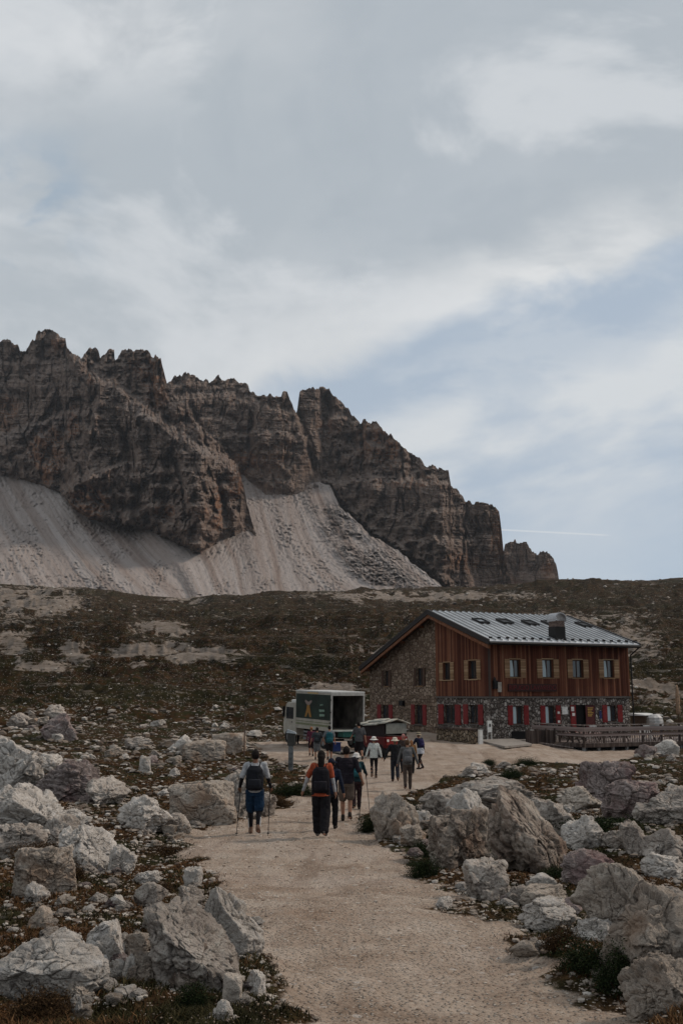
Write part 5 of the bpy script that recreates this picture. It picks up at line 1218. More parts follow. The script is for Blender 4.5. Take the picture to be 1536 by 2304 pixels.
# rubble past counting
def rubble(name, N, y0, y1, pxs, szr, sub, seed, mats, pathp=0., near=None, far=False):
    rg = np.random.RandomState(seed); Y = np.exp(rg.uniform(np.log(y0), np.log(y1), N*4)); t_ = rg.uniform(pxs[0], pxs[1], N*4)
    X = (t_-768)/F*Y; pm = path_mask(X, Y)
    edge = np.exp(-((pm-.25)/.25)**2)
    cl = fbm(X*.2, Y*.2, o=4, seed=78); dens = .05+.75*sst(cl, .44, .62)
    if far: cl = fbm(X*.03, Y*.05, o=4, seed=79); dens = sst(cl, .46, .60); 
    if far:
        zz_ = H(X, Y, False); qx, qy = proj(X, Y, zz_); dens = dens*.5
        for cx, cy, sx, sy in ((60, 1370, 150, 50), (40, 1460, 60, 60), (350, 1450, 120, 40), (1470, 1540, 90, 50), (1330, 1400, 150, 20), (720, 1545, 90, 14), (160, 1600, 260, 40), (450, 1580, 200, 40), (1100, 1345, 250, 20), (420, 1356, 50, 12)):
            dens = np.maximum(dens, 1.0*np.exp(-((qx-cx)/sx)**2-((qy-cy)/sy)**2))
    keep = rg.rand(N*4) < np.where(pm > .5, pathp, (dens+.45*edge+.05)*(.45 if name == 'gravel' else 1.))
    if not far: keep &= ~((Y > 56) & (X > -4) & (X < 26) & (Y < 90))
    i = np.where(keep)[0][:N]; X, Y, pm = X[i], Y[i], pm[i]
    if near:                                              # broken stone heaped round the boulders
        a_ = rg.uniform(0, 6.28, (len(RK), near)); q_ = np.array(RK)[:, 2][:, None]*rg.uniform(.85, 1.9, a_.shape)
        X = np.concatenate([X, (np.array(RK)[:, 0][:, None]+np.cos(a_)*q_).ravel()]); Y = np.concatenate([Y, (np.array(RK)[:, 1][:, None]+np.sin(a_)*q_*.8).ravel()]); pm = path_mask(X, Y)
        k_ = (pm < .55) & (Y > 4); X, Y, pm = X[k_], Y[k_], pm[k_]
    n = len(X)
    s = np.exp(rg.normal(0, .55, n))*np.where(pm > .5, .8, 1.)
    sz = np.clip(s*szr[0], szr[0]*.4, szr[1])/F*Y
    Z = H(X, Y)
    shapes = [rock_shape(seed*50+k, sub, (1, .9, .75), planes=9)[0] for k in range(24)]; f = ICO[sub][1]
    nv = len(shapes[0]); kk = rg.randint(0, 24, n); SH = np.stack(shapes)[kk]
    a = rg.uniform(0, 6.28, n); c_, s_ = np.cos(a)[:, None], np.sin(a)[:, None]
    x = SH[:, :, 0]*c_-SH[:, :, 1]*s_; y = SH[:, :, 0]*s_+SH[:, :, 1]*c_; z = SH[:, :, 2]*rg.uniform(.35, .9, (n, 1))
    V = np.stack([X[:, None]+x*sz[:, None], Y[:, None]+y*sz[:, None], Z[:, None]+(z+(-.02 if name == 'gravel' else .1))*sz[:, None]], 2).reshape(-1, 3)
    T = (f[None]+(np.arange(n)*nv)[:, None, None]).reshape(-1, 3)
    me = npmesh(name, V, tris=T, smooth=False); vattr(me, 'tone', np.repeat(rg.rand(n), nv)); 
    t, fin = material(name+'_stone'); tn = t.attr('tone'); p = t.geo(); nn = t.noise(p, 9. if not far else .7, 5, .7)
    c = t.ramp(tn, [(0, (.10, .075, .058)), (.4, (.20, .165, .135)), (.8, (.33, .29, .25)), (1, (.47, .435, .39))])
    if name == 'gravel': c = t.ramp(tn, [(0, (.20, .15, .115)), (.5, (.30, .24, .19)), (1, (.45, .40, .345))])
    c = t.mix(t.ss(nn, .5, .7, 0, .6), c, (.09, .075, .065))
    me.materials.append(fin(c, .95, t.bump(nn, .6, .02 if not far else .2)))
    return tag(link(name, me), mats, 'stones', None, 'stuff')
rubble('rubble', 12000, 6, 95, (-80, 1620), (8.5, 18), 1, 3, 'loose pale rubble strewn thickly through the brown heath', .03, near=14)
rubble('gravel', 24000, 4.2, 30, (-80, 1620), (4.2, 10), 1, 4, 'small pebbles and grit along and on the gravel track', .30)
rubble('rubble', 12000, 72, 600, (-80, 1620), (3.6, 10), 1, 5, 'scattered distant stones over the brown moor behind the hut', 0., far=True)

# ------------------------------------------------------------ grass and cushions
def foliage_mat(name, pal):
    t, fin = material(name); tn = t.attr('tone'); c = t.ramp(tn, pal); m = fin(c, .8)
    t.b.inputs['Subsurface Weight'].default_value = 0; return m
RUSTG = foliage_mat('rust_grass', [(0, (.022, .012, .007)), (.35, (.062, .032, .015)), (.7, (.135, .070, .032)), (1, (.26, .15, .07))])
GREENG = foliage_mat('moor_green', [(0, (.010, .010, .005)), (.5, (.030, .027, .012)), (1, (.075, .060, .026))])
def blades(X, Y, Z, Ht, Wd, lean, rg):
    n = len(X); a = rg.uniform(0, 6.28, n); b = rg.uniform(0, 6.28, n)
    dx, dy = np.cos(a)*Wd/2, np.sin(a)*Wd/2; tx, ty = np.cos(b)*lean*Ht, np.sin(b)*lean*Ht
    v0 = np.stack([X-dx, Y-dy, Z-.01], 1); v1 = np.stack([X+dx, Y+dy, Z-.01], 1); v2 = np.stack([X+dx*.6+tx*.35, Y+dy*.6+ty*.35, Z+Ht*.6], 1); v3 = np.stack([X-dx*.6+tx*.35, Y-dy*.6+ty*.35, Z+Ht*.6], 1); v4 = np.stack([X+tx, Y+ty, Z+Ht], 1)
    V = np.stack([v0, v1, v2, v3, v4], 1).reshape(-1, 3); k = np.arange(n)*5
    return V, np.stack([k, k+1, k+2, k+3], 1), np.stack([k+3, k+2, k+4], 1)
def grass(name, N, y0, y1, seed, mat_, hpx, greens, label):
    rg = np.random.RandomState(seed); nc = N//22
    Y = np.exp(rg.uniform(np.log(y0), np.log(y1), nc*4)); X = (rg.uniform(-60, 1600, nc*4)-768)/F*Y
    pm = path_mask(X, Y); cl = fbm(X*.35, Y*.35, o=3, seed=91); ok = (pm < .28) & ((cl > .5) if greens else (cl < .56)) & ~((Y > 54) & (X > -4))
    ok &= rg.rand(len(X)) < .8
    i = np.where(ok)[0][:nc]; X, Y = X[i], Y[i]; nc = len(i)
    X = np.repeat(X, 22)+rg.normal(0, 1, nc*22)*np.repeat(.035+.004*Y, 22); Y = np.repeat(Y, 22)+rg.normal(0, 1, nc*22)*np.repeat(.035+.004*Y, 22)
    ct = np.repeat(rg.rand(nc), 22); Ht = (.014+.026*rg.rand(nc*22))*(1+Y*.012)*np.repeat(.6+.7*rg.rand(nc), 22); Wd = .003+.0009*Y
    V, q, t_ = blades(X, Y, H(X, Y), Ht, Wd, 1.2, rg)
    me = npmesh(name, V, q, t_, smooth=True); vattr(me, 'tone', np.repeat(np.clip(ct*.6+rg.rand(nc*22)*.4, 0, 1), 5)); me.materials.append(mat_)
    tag(link(name, me), label, 'grass', None, 'stuff')
grass('dry_grass', 150000, 4.2, 48, 21, RUSTG, 0, False, 'short rust brown autumn grass between the rocks beside the track')
grass('moor_grass', 90000, 4.2, 48, 22, GREENG, 0, True, 'dark green low cushions and short grass in the stony heath')
def shrub(cx, foot, w, h, mat_, label, seed):
    g = hit(cx, foot, 3, 120)
    if g is None: return
    rg = np.random.RandomState(seed); d = math.hypot(g[0], g[1]); wm, hm = w/F*d, h/F*d; dm = wm*.7
    root = tag(empty('low_bush', (g[0], g[1]+dm*.3, g[2]-.02)), label, 'bush')
    n = 9500; nl = 30; L_ = rg.normal(size=(nl, 3)); L_[:, 2] = np.abs(L_[:, 2]); L_ /= np.linalg.norm(L_, axis=1)[:, None]; L_ *= .62*rg.rand(nl, 1)**.5
    k = rg.randint(0, nl, n); c = L_[k]+rg.normal(0, .17, (n, 3)); c[:, 2] = np.abs(c[:, 2])
    c = c*np.array([wm/1.6, dm/1.6, hm/.95]); s = (.020+.024*rg.rand(n))*(wm+hm)*.38*(1.0 if wm > .4 else 1.2)
    a = rg.normal(size=(n, 3)); a /= np.linalg.norm(a, axis=1)[:, None]; b = rg.normal(size=(n, 3)); b -= (a*b).sum(1)[:, None]*a; b /= np.linalg.norm(b, axis=1)[:, None]
    V = np.stack([c-a*s[:, None]*.9, c-b*s[:, None]*.32, c+a*s[:, None]*.9, c+b*s[:, None]*.32], 1).reshape(-1, 3)
    me = npmesh('foliage', V, np.arange(n*4).reshape(-1, 4)); vattr(me, 'tone', np.repeat(rg.rand(n)*.7+.3*(k/nl), 4)); me.materials.append(mat_); link('foliage', me, None, root)
    tw = MB()
    for i in range(14):
        e = L_[i]*np.array([wm/1.5, dm/1.5, hm/1.])*1.1; tw.tube((e[0]*.15, e[1]*.15, -.03), tuple(e), .012*wm+.003, .004*wm+.001, 5, False)
    tw.build('stems', FRAME, root)
BUSH_G = foliage_mat('juniper', [(0, (.006, .010, .005)), (.5, (.016, .024, .010)), (1, (.045, .055, .022))])
BUSH_B = foliage_mat('brown_heather', [(0, (.018, .011, .007)), (.5, (.048, .028, .015)), (1, (.12, .075, .035))])
for i, a_ in enumerate([(1335, 2205, 150, 112, BUSH_G, 'big dark green bush between the track and the huge knobbly boulder'), (1405, 2235, 120, 105, BUSH_G, 'dark bush at the foot of the huge knobbly boulder, nearest the bottom right corner'),
        (1270, 2135, 90, 50, BUSH_B, 'brownish bush at the track edge below the black patched rock'), (838, 1872, 78, 44, BUSH_G, 'dark bush leaning out over the track beside the walkers'),
        (958, 1975, 92, 58, BUSH_G, 'dark green bush at the foot of the brown pitted boulder'), (948, 1930, 66, 46, BUSH_G, 'dark bush in the gap under the small beige boulder'), (922, 1832, 56, 34, BUSH_G, 'green bush behind the beige grey boulder near the walkers'),
        (1150, 1752, 70, 26, BUSH_G, 'dark green cushion bush at the track bend, the nearer of two'), (1190, 1722, 60, 22, BUSH_G, 'dark green cushion bush at the track bend, the farther of two'), (1100, 1722, 40, 16, BUSH_G, 'small dark bush at the left end of the stones by the track bend'),
        (72, 1935, 130, 44, BUSH_B, 'brown bush growing over the blocky cracked rock at the left'), (165, 1985, 50, 60, BUSH_B, 'brown bush squeezed between the blocky rock and the curving cracked boulder'), (655, 1790, 110, 34, BUSH_G, 'flat green bush patch between the hiker in blue shorts and the woman in orange'),
        (620, 1812, 60, 26, BUSH_B, 'brownish tuft at the track edge right of the hiker in blue shorts'), (90, 2295, 150, 66, BUSH_B, 'brown bush in the bottom left corner'), (432, 2275, 90, 66, BUSH_G, 'dark bush in the hollow below the pitted rock at the lower left'),
        (360, 2010, 60, 26, BUSH_B, 'brown tuft behind the rounded grey stone'), (370, 1925, 120, 24, BUSH_B, 'rust coloured grassy tuft along the left edge of the track'), (1370, 1870, 190, 32, BUSH_G, 'dark green hollow of low bushes below the mauve outcrop'), (1210, 2090, 60, 60, BUSH_B, 'brownish bush behind the black patched rock'),
        (1108, 2022, 80, 40, BUSH_G, 'dark bush under the speckled grey block'), (1250, 1975, 90, 30, BUSH_G, 'dark bush in the shade under the huge dark boulder')]): shrub(*a_, seed=300+i)
SPEC[0] = .12
# ------------------------------------------------------------ people
def capsule(a, b, ra, rb, n=12):
    a = Vector(a); b = Vector(b); d = b-a; L_ = max(d.length, 1e-4); d.normalize(); x = d.orthogonal().normalized(); y = d.cross(x); mb = MB(); rings = []
    for t in (-90, -60, -30, 0): rings.append((a+d*ra*math.sin(rad(t)), ra*math.cos(rad(t))))
    for t in (0, 30, 60, 90): rings.append((b+d*rb*math.sin(rad(t)), rb*math.cos(rad(t))))
    for c, r in rings:
        r = max(r, 1e-4)
        for i in range(n): t = 2*math.pi*i/n; mb.v.append(tuple(c+x*r*math.cos(t)+y*r*math.sin(t)))
    for j in range(len(rings)-1):
        for i in range(n): q = (i+1) % n; mb.f.append((j*n+i, j*n+q, (j+1)*n+q, (j+1)*n+i))
    k = len(rings)-1; mb.f.append(tuple(range(n-1, -1, -1))); mb.f.append(tuple(range(k*n, k*n+n))); return mb
def loft(rings, n=20):
    """rings of (x, y, z, rx, ry)"""
    mb = MB()
    for x, y, z, rx, ry in rings:
        for i in range(n): t = 2*math.pi*i/n; mb.v.append((x+rx*math.cos(t), y+ry*math.sin(t), z))
    for j in range(len(rings)-1):
        for i in range(n): q = (i+1) % n; mb.f.append((j*n+i, j*n+q, (j+1)*n+q, (j+1)*n+i))
    k = len(rings)-1; mb.f.append(tuple(range(n-1, -1, -1))); mb.f.append(tuple(range(k*n, k*n+n))); return mb
def ellip(c, r, n=14):
    return loft([(c[0], c[1], c[2]+r[2]*math.sin(rad(t)), max(1e-4, r[0]*math.cos(rad(t))), max(1e-4, r[1]*math.cos(rad(t)))) for t in range(-90, 91, 15)], n)
def fuse(name, parts, vox, m, parent, wrinkle=0., seed=0):
    v = []; f = []
    for p in parts:
        k = len(v); v += p.v; f += [tuple(i+k for i in q) for q in p.f]
    me = bpy.data.meshes.new('tmp'); me.from_pydata(v, [], f)
    bm = bmesh.new(); bm.from_mesh(me); bmesh.ops.recalc_face_normals(bm, faces=bm.faces); bm.to_mesh(me); bm.free()
    o = bpy.data.objects.new('tmp', me); COL.objects.link(o)
    r = o.modifiers.new('r', 'REMESH'); r.mode = 'VOXEL'; r.voxel_size = vox
    s = o.modifiers.new('s', 'SMOOTH'); s.iterations = 2; s.factor = .5
    dg = bpy.context.evaluated_depsgraph_get(); ev = o.evaluated_get(dg); out = bpy.data.meshes.new_from_object(ev); out.name = name
    bpy.data.objects.remove(o); bpy.data.meshes.remove(me)
    if wrinkle:
        n = len(out.vertices); c = np.empty(n*3, np.float32); out.vertices.foreach_get('co', c); c = c.reshape(-1, 3).astype(float)
        nn = np.empty(n*3, np.float32); out.vertices.foreach_get('normal', nn); nn = nn.reshape(-1, 3)
        w = fbm(c[:, 0]*9, c[:, 1]*9, c[:, 2]*15, o=3, seed=seed, ridge=True)-.6
        out.vertices.foreach_set('co', (c+nn*(w*wrinkle)[:, None]).astype(np.float32).ravel()); out.update()
    out.polygons.foreach_set('use_smooth', np.full(len(out.polygons), True)); out.materials.clear()
    return link(name, out, m, parent)
_cm = {}
def cloth(name, col, rough=.85):
    if name not in _cm:
        t, fin = material(name); p = t.obj(); n = t.noise(p, 9, 5, .6); w = t.noise(p, 160, 2, .5)
        _cm[name] = fin(t.mix(t.ss(n, .3, .7), tuple(c*.7 for c in col), tuple(min(1, c*1.12) for c in col)), rough, t.bump(t.m('ADD', n, t.m('MULTIPLY', w, .3)), .35, .01))
    return _cm[name]
SKIN = cloth('skin', (.30, .16, .105), .6); SKIN_D = cloth('skin_tan', (.17, .085, .055), .6)
def interp(a, b, k): return tuple(a[i]+(b[i]-a[i])*k for i in range(3))
def person(px, feet, hpx, Hm, face, label, spec, seed, px_head=None):
    """spec: sl / sr stride, al / ar arm swing, clothes"""
    g = hit(px, feet, 8, 120)
    s = hpx/F*math.hypot(g[1], g[2]-CZ)/1.76                # scale from the height in the photograph
    root = tag(empty('person', g, rad(face)), label, 'person')
    G = spec.get; near = G('near', 0); vox = .0085 if near else .013
    root.scale = (s, s, s)
    st = G('stride', .22); lead = G('lead', 1)              # lead leg: +1 right in front
    hipz = .90-.02*abs(st)*2; lean = G('lean', .03)
    hips = {}; leg = {}
    for sd in (-1, 1):
        fwd = st if sd == lead else -st
        hp = (sd*.09, 0, hipz); an = (sd*(.085+G('wide', 0)), fwd, .085 if fwd >= 0 or abs(st) < .1 else .15)
        bend = .05 if fwd >= 0 else .10
        kn = ((hp[0]+an[0])/2+sd*.005, (hp[1]+an[1])/2+bend*.8+.01, (hp[2]+an[2])/2+.015)
        leg[sd] = (hp, kn, an)
    shz = 1.43; arms = {}
    for sd, key in ((-1, 'al'), (1, 'ar')):
        sw, out, bnd = G(key, (.1, .10, .25))               # swing, outwards, elbow bend
        sh = (sd*G('shw', .185), lean, shz); el = (sh[0]+sd*out*.5, sh[1]+math.sin(sw)*.29, shz-math.cos(sw)*.28)
        wr = (el[0]+sd*out*.35, el[1]+math.sin(sw+bnd)*.25, el[2]-math.cos(sw+bnd)*.25)
        arms[sd] = (sh, el, wr)
    B = []
    # torso and neck
    B.append(loft([(0, 0, hipz-.09, .12, .09), (0, 0, hipz, .165, .115), (0, .0, hipz+.12, .145, .10), (0, lean*.4, 1.16, .14, .10), (0, lean*.8, 1.30, .165, .115), (0, lean, 1.41, .17, .10), (0, lean, 1.465, .10, .075)]))
    hx, hy, hz = G('head', (0, .03, 0)); hc = (hx, lean+hy, 1.625+hz)
    B.append(capsule((0, lean, 1.43), (hc[0]*.7, hc[1]-.02, 1.55), .058, .052))
    B += [ellip(hc, (.076, .096, .118)), ellip((hc[0], hc[1]+.035, hc[2]-.06), (.058, .062, .062)), capsule((hc[0], hc[1]+.095, hc[2]-.0), (hc[0], hc[1]+.112, hc[2]-.03), .008, .014, 8), capsule((hc[0]-.03, hc[1]+.084, hc[2]+.03), (hc[0]+.03, hc[1]+.084, hc[2]+.03), .012, .012, 8),
          capsule((hc[0]-.02, hc[1]+.088, hc[2]-.062), (hc[0]+.02, hc[1]+.088, hc[2]-.062), .009, .009, 8)]
    for sd in (-1, 1): B.append(ellip((hc[0]+sd*.078, hc[1]-.005, hc[2]-.005), (.012, .02, .032), 8))
    for sd in (-1, 1):
        hp, kn, an = leg[sd]
        B += [capsule(hp, kn, .085, .055), capsule(kn, interp(kn, an, .4), .054, .056), capsule(interp(kn, an, .4), an, .055, .038), capsule((an[0], an[1]-.03, an[2]-.045), (an[0]+sd*.02, an[1]+.14, an[2]-.055), .035, .028)]
        sh, el, wr = arms[sd]
        B += [capsule((sh[0]*.85, sh[1], sh[2]-.005), sh, .06, .052), capsule(sh, el, .048, .038), capsule(el, interp(el, wr, .35), .038, .038), capsule(interp(el, wr, .35), wr, .037, .024)]
        d = Vector(wr)-Vector(el); d.normalize(); palm = Vector(wr)+d*.055; B.append(capsule(wr, tuple(palm), .026, .032, 10))
        inward = Vector((-sd, .15, 0)); fw = Vector((0, 1, 0)); side = d.cross(inward).normalized()*(1)
        curl = G('grip', 0) and 1.0 or .35
        for q, (off, ln) in enumerate(((-.028, .052), (-.010, .062), (.009, .058), (.026, .046))):
            k0 = palm+side*off+d*.02; k1 = k0+(d*math.cos(curl*.6)+inward*math.sin(curl*.6))*ln*.6; k2 = k1+(d*math.cos(curl*1.7)+inward*math.sin(curl*1.7))*ln*.55
            B += [capsule(tuple(k0), tuple(k1), .0105, .0095, 7), capsule(tuple(k1), tuple(k2), .0095, .008, 7)]
        t0 = Vector(wr)+d*.03-side*.03*(1 if side.y < 0 else -1); t1 = t0+(d*.6-side*(1 if side.y < 0 else -1)*.5+inward*.3).normalized()*.045
        B.append(capsule(tuple(t0), tuple(t1), .013, .010, 7))
    skin = SKIN_D if G('tan', 0) else SKIN
    fuse('body', B, vox if not near else .0075, skin, root)
    # top
    tc = G('top'); sleeves = G('sleeve', 1.); infl = .018+G('loose', 0)
    if tc:
        z0 = G('hem', hipz-.02)
        T = [loft([(0, 0, z0, .165+infl+G('flare', 0), .12+infl+G('flare', 0)), (0, 0, z0+.1, .158+infl, .112+infl), (0, lean*.4, 1.16, .145+infl, .105+infl), (0, lean*.8, 1.30, .168+infl, .115+infl), (0, lean, 1.41, .172+infl, .10+infl), (0, lean, 1.475, .09+infl, .072+infl)])]
        for sd in (-1, 1):
            sh, el, wr = arms[sd]; T.append(capsule((sh[0]*.8, sh[1], sh[2]), sh, .068, .060))
            if sleeves <= .5: T.append(capsule(sh, interp(sh, el, sleeves*2), .058+infl*.4, .054+infl*.4))
            else: T += [capsule(sh, el, .055+infl*.4, .046+infl*.3), capsule(el, interp(el, wr, (sleeves-.5)*2*.95), .046+infl*.3, .036+infl*.2)]
        fuse('shirt', T, .011 if near else .014, cloth(*tc), root, .022, seed)
    if G('undersleeve'):
        T = []
        for sd in (-1, 1): sh, el, wr = arms[sd]; T = [capsule(interp(sh, el, .55), el, .047, .044), capsule(el, interp(el, wr, .92), .044, .034)]; fuse('sleeve', T, .011, cloth(*G('undersleeve')), root, .01, seed+sd)
    # trousers or shorts
    bc = G('bottom'); bl = G('blen', 1.); bw_ = G('bwide', .012)
    T = [loft([(0, 0, hipz-.10, .155, .115), (0, 0, hipz, .175, .125), (0, 0, hipz+.10, .160, .113)])]
    for sd in (-1, 1):
        hp, kn, an = leg[sd]; bot = interp(kn, an, .93)
        if bl <= .55: T.append(capsule(hp, interp(hp, kn, bl*2*.95), .098+bw_*.5, .078+bw_))
        else: T += [capsule(hp, kn, .094+bw_*.4, .062+bw_), capsule(kn, interp(kn, bot, (bl-.5)*2 if bl < 1 else 1), .062+bw_, .048+bw_)]
    if G('skirt'): T.append(loft([(0, 0, .30, .22, .2), (0, 0, .60, .19, .17), (0, 0, hipz, .175, .125)]))
    fuse('trousers' if bl > .55 else 'shorts', T, .011 if near else .014, cloth(*bc), root, .024, seed+5)
    if G('leggings'):
        for sd in (-1, 1): hp, kn, an = leg[sd]; fuse('legging', [capsule(hp, kn, .088, .059), capsule(kn, interp(kn, an, .4), .058, .060), capsule(interp(kn, an, .4), interp(kn, an, .95), .059, .043)], .011, cloth(*G('leggings')), root)
        if G('stripe'):
            for sd in (-1, 1): hp, kn, an = leg[sd]; p0 = interp(kn, an, .45); p1 = interp(kn, an, .92); fuse('side_stripe', [capsule((p0[0]+sd*.045, p0[1]-.025, p0[2]), (p1[0]+sd*.036, p1[1]-.02, p1[2]), .017, .013)], .008, cloth('stripe_white', (.5, .5, .5)), root)
    if G('waist'):
        fuse('waist_layer', [loft([(0, 0, hipz-.14, .205, .155), (0, 0, hipz+.02, .20, .15), (0, 0, hipz+.13, .172, .128)])], .012, cloth(*G('waist')), root, .03, seed+9)
    for sd in (-1, 1):
        an = leg[sd][2]; tilt = .0 if an[2] < .1 else .05
        sh_ = fuse('shoe', [capsule((an[0], an[1]-.035, an[2]-.042+tilt), (an[0]+sd*.02, an[1]+.15, an[2]-.052-tilt*.6), .046, .037), capsule((an[0], an[1]-.012, an[2]-.03), (an[0], an[1]-.01, an[2]+.04), .05, .046)], .009 if near else .012, cloth(*G('shoe', ('shoe_dark', (.03, .025, .022)))), root)
    # hair, hats
    hr = G('hair')
    if hr:
        K = [ellip((hc[0], hc[1]-.014, hc[2]+.018), (.086, .098, .112))]
        if G('long'): K += [capsule((hc[0], hc[1]-.07, hc[2]-.02), (hc[0], hc[1]-.10, 1.42), .075, .07), capsule((hc[0], hc[1]-.10, 1.42), (hc[0]+.01, hc[1]-.115, 1.36), .07, .05)]
        if G('bun'): K.append(ellip((hc[0], hc[1]-.11, hc[2]+.04), (.04, .04, .04)))
        fuse('hair', K, .009 if near else .012, cloth(*hr), root, .012, seed+3)
    ht = G('hat')
    if ht:
        cx, cy, cz = hc[0], hc[1]-.005, hc[2]+.035
        if G('cap'):
            fuse('cap', [ellip((cx, cy, cz+.015), (.092, .108, .088)), loft([(cx+G('capx', 0)*.09, cy+(.10 if not G('capx') else .02), cz-.012, .065, .07), (cx+G('capx', 0)*.09, cy+(.10 if not G('capx') else .02), cz+.004, .06, .065)])], .010, cloth(*ht), root)
        else:
            r_ = G('brim', .17); mb = loft([(cx, cy, cz-.012, r_, r_*1.02), (cx, cy, cz+.004, r_*.98, r_), (cx, cy, cz+.015, .105, .12), (cx, cy, cz+.085, .092, .105), (cx, cy, cz+.11, .06, .07)], 26)
            for i, q in enumerate(mb.v):
                d_ = math.hypot(q[0]-cx, q[1]-cy)
                if d_ > .13: mb.v[i] = (q[0], q[1], q[2]-.03-.012*math.sin(3*math.atan2(q[1]-cy, q[0]-cx)))
            fuse('hat', [mb], .009, cloth(*ht), root)
            if G('band'): loft([(cx, cy, cz+.02, .112, .126), (cx, cy, cz+.045, .108, .122)], 22).build('hat_band', cloth(*G('band')), root, smooth=True)
    if near:
        for sd in (-1, 1): ellip((hc[0]+sd*.03, hc[1]+.082, hc[2]+.012), (.012, .01, .008), 8).build('eye', cloth('eye_dark', (.05, .04, .04)), root, smooth=True)
    M_ = Matrix.LocRotScale(Vector(g), root.rotation_euler, Vector((s, s, s)))
    # rucksack: a thing of its own, carried
    bp = G('pack')
    if bp:
        nm, cl, lb, w_, h_ = bp
        r2 = tag(empty('backpack', M_ @ Vector((0, lean-.15, 1.0)), rad(face)), lb, 'backpack'); r2.scale = (s, s, s)
        zz = 1.42-1.0; hb = zz-h_
        fuse('pack_body', [loft([(0, -.02, hb, w_*.36, .07), (0, -.03, hb+.04, w_*.5, .105), (0, -.035, hb+h_*.5, w_*.52, .115), (0, -.02, hb+h_*.85, w_*.46, .10), (0, 0, hb+h_, w_*.3, .06)])], .011, cloth(nm, cl), r2, .014, seed+7)
        fuse('pack_pocket', [loft([(0, -.11, hb+.06, w_*.34, .05), (0, -.125, hb+.12, w_*.38, .055), (0, -.125, hb+h_*.45, w_*.38, .055), (0, -.11, hb+h_*.5, w_*.3, .03)])], .011, cloth(nm+'_pocket', tuple(min(1, c*1.35+.004) for c in cl)), r2)
        for sd in (-1, 1):
            fuse('strap', [capsule((sd*.09, .03, zz-.02), (sd*.105, .14, zz+.055), .019, .019, 8), capsule((sd*.105, .14, zz+.055), (sd*.12, .27, zz-.02), .019, .018, 8), capsule((sd*.12, .27, zz-.02), (sd*.15, .25, zz-.26), .018, .015, 8)], .009, cloth(nm, cl), r2)
    for key, sd in (('pole_l', -1), ('pole_r', 1)):
        pp = G(key)
        if not pp: continue
        wr = arms[sd][2]; el = arms[sd][1]; d = (Vector(wr)-Vector(el)).normalized(); hand = Vector(wr)+d*.055+Vector((-sd*.03, 0, 0))
        tip = M_ @ Vector(pp[0]); tip.z = float(H(tip.x, tip.y)); hw = M_ @ hand
        r2 = tag(empty('trekking_pole', tip), pp[1], 'trekking pole'); ax = (hw-tip); top = ax*(1+.07/ax.length)
        MB().tube((0, 0, 0), tuple(ax*.55), .007, .009, 8).tube(tuple(ax*.55), tuple(ax*.94), .010, .011, 8).build('shaft', BLACKM, r2); MB().tube(tuple(ax*.93), tuple(top), .017, .019, 8).build('grip', cloth('grip_cork', (.08, .05, .03)), r2); MB().tube(tuple(ax*.05), tuple(ax*.058), .03, .03, 10).build('basket', BLACKM, r2)
    return root
BK = ('black_cloth', (.012, .011, .013)); NV = ('navy_cloth', (.012, .016, .030)); WH = ('white_cloth', (.33, .335, .345)); HAIRD = ('hair_dark', (.012, .009, .008)); WHAT = ('white_hat', (.60, .57, .53)); DKBR = ('brown_trousers', (.075, .055, .045)); BOOT = ('boot_brown', (.10, .06, .04))
person(572, 1878, 178, 1.76, 2, 'hiker in a white T-shirt and blue shorts over black leggings walking with two poles', dict(near=1, stride=.20, lead=-1, shw=.195, al=(-.25, .16, .9), ar=(.05, .16, .55), grip=1, top=WH, sleeve=.42, undersleeve=BK, bottom=('blue_shorts', (.008, .024, .052)), blen=.5, bwide=.03, leggings=BK, stripe=1, hair=HAIRD, tan=1,
    shoe=('shoe_brown', (.14, .085, .06)), pack=('pack_black', (.011, .012, .016), 'black rucksack on the back of the hiker in the white T-shirt', .37, .50), pole_l=((-.36, -.25, 0), 'trekking pole slanting out left of the hiker in blue shorts'), pole_r=((.30, -.22, 0), 'upright trekking pole in the right hand of the hiker in blue shorts')), 1)
person(722, 1884, 182, 1.70, -3, 'woman in an orange top with white sleeves and wide black trousers, seen from behind', dict(near=1, stride=.22, lead=-1, shw=.17, al=(.12, .26, .15), ar=(-.1, .14, .3), top=('orange_top', (.30, .065, .03)), sleeve=.36, undersleeve=WH, hem=.83, flare=.015, bottom=BK, bwide=.045, hair=HAIRD, long=1,
    shoe=('shoe_grey', (.12, .11, .105)), pack=('pack_dark', (.010, .009, .012), 'black rucksack on the back of the woman in orange', .37, .52)), 2)
person(744, 1866, 148, 1.62, -8, 'person in dark navy with a peaked cap, half hidden behind the woman in orange', dict(near=1, stride=.15, al=(.1, .14, .2), ar=(-.1, .16, .2), top=NV, bottom=BK, bwide=.02, hat=NV, cap=1, capx=1, hair=HAIRD, lean=.05), 3)
person(779, 1848, 158, 1.80, -2, 'man in a black T-shirt and grey brown shorts with bare calves', dict(near=1, stride=.10, lead=-1, shw=.20, al=(.1, .14, .2), ar=(-.15, .22, .5), grip=1, top=('black_violet', (.016, .013, .018)), sleeve=.45, loose=.012, bottom=('shorts_grey_brown', (.10, .075, .06)), blen=.48, bwide=.025, hair=HAIRD, shoe=('shoe_dark', (.03, .025, .022)),
    pole_r=((.30, -.05, 0), 'trekking pole of the man in the black T-shirt, its tip behind his right foot')), 4)
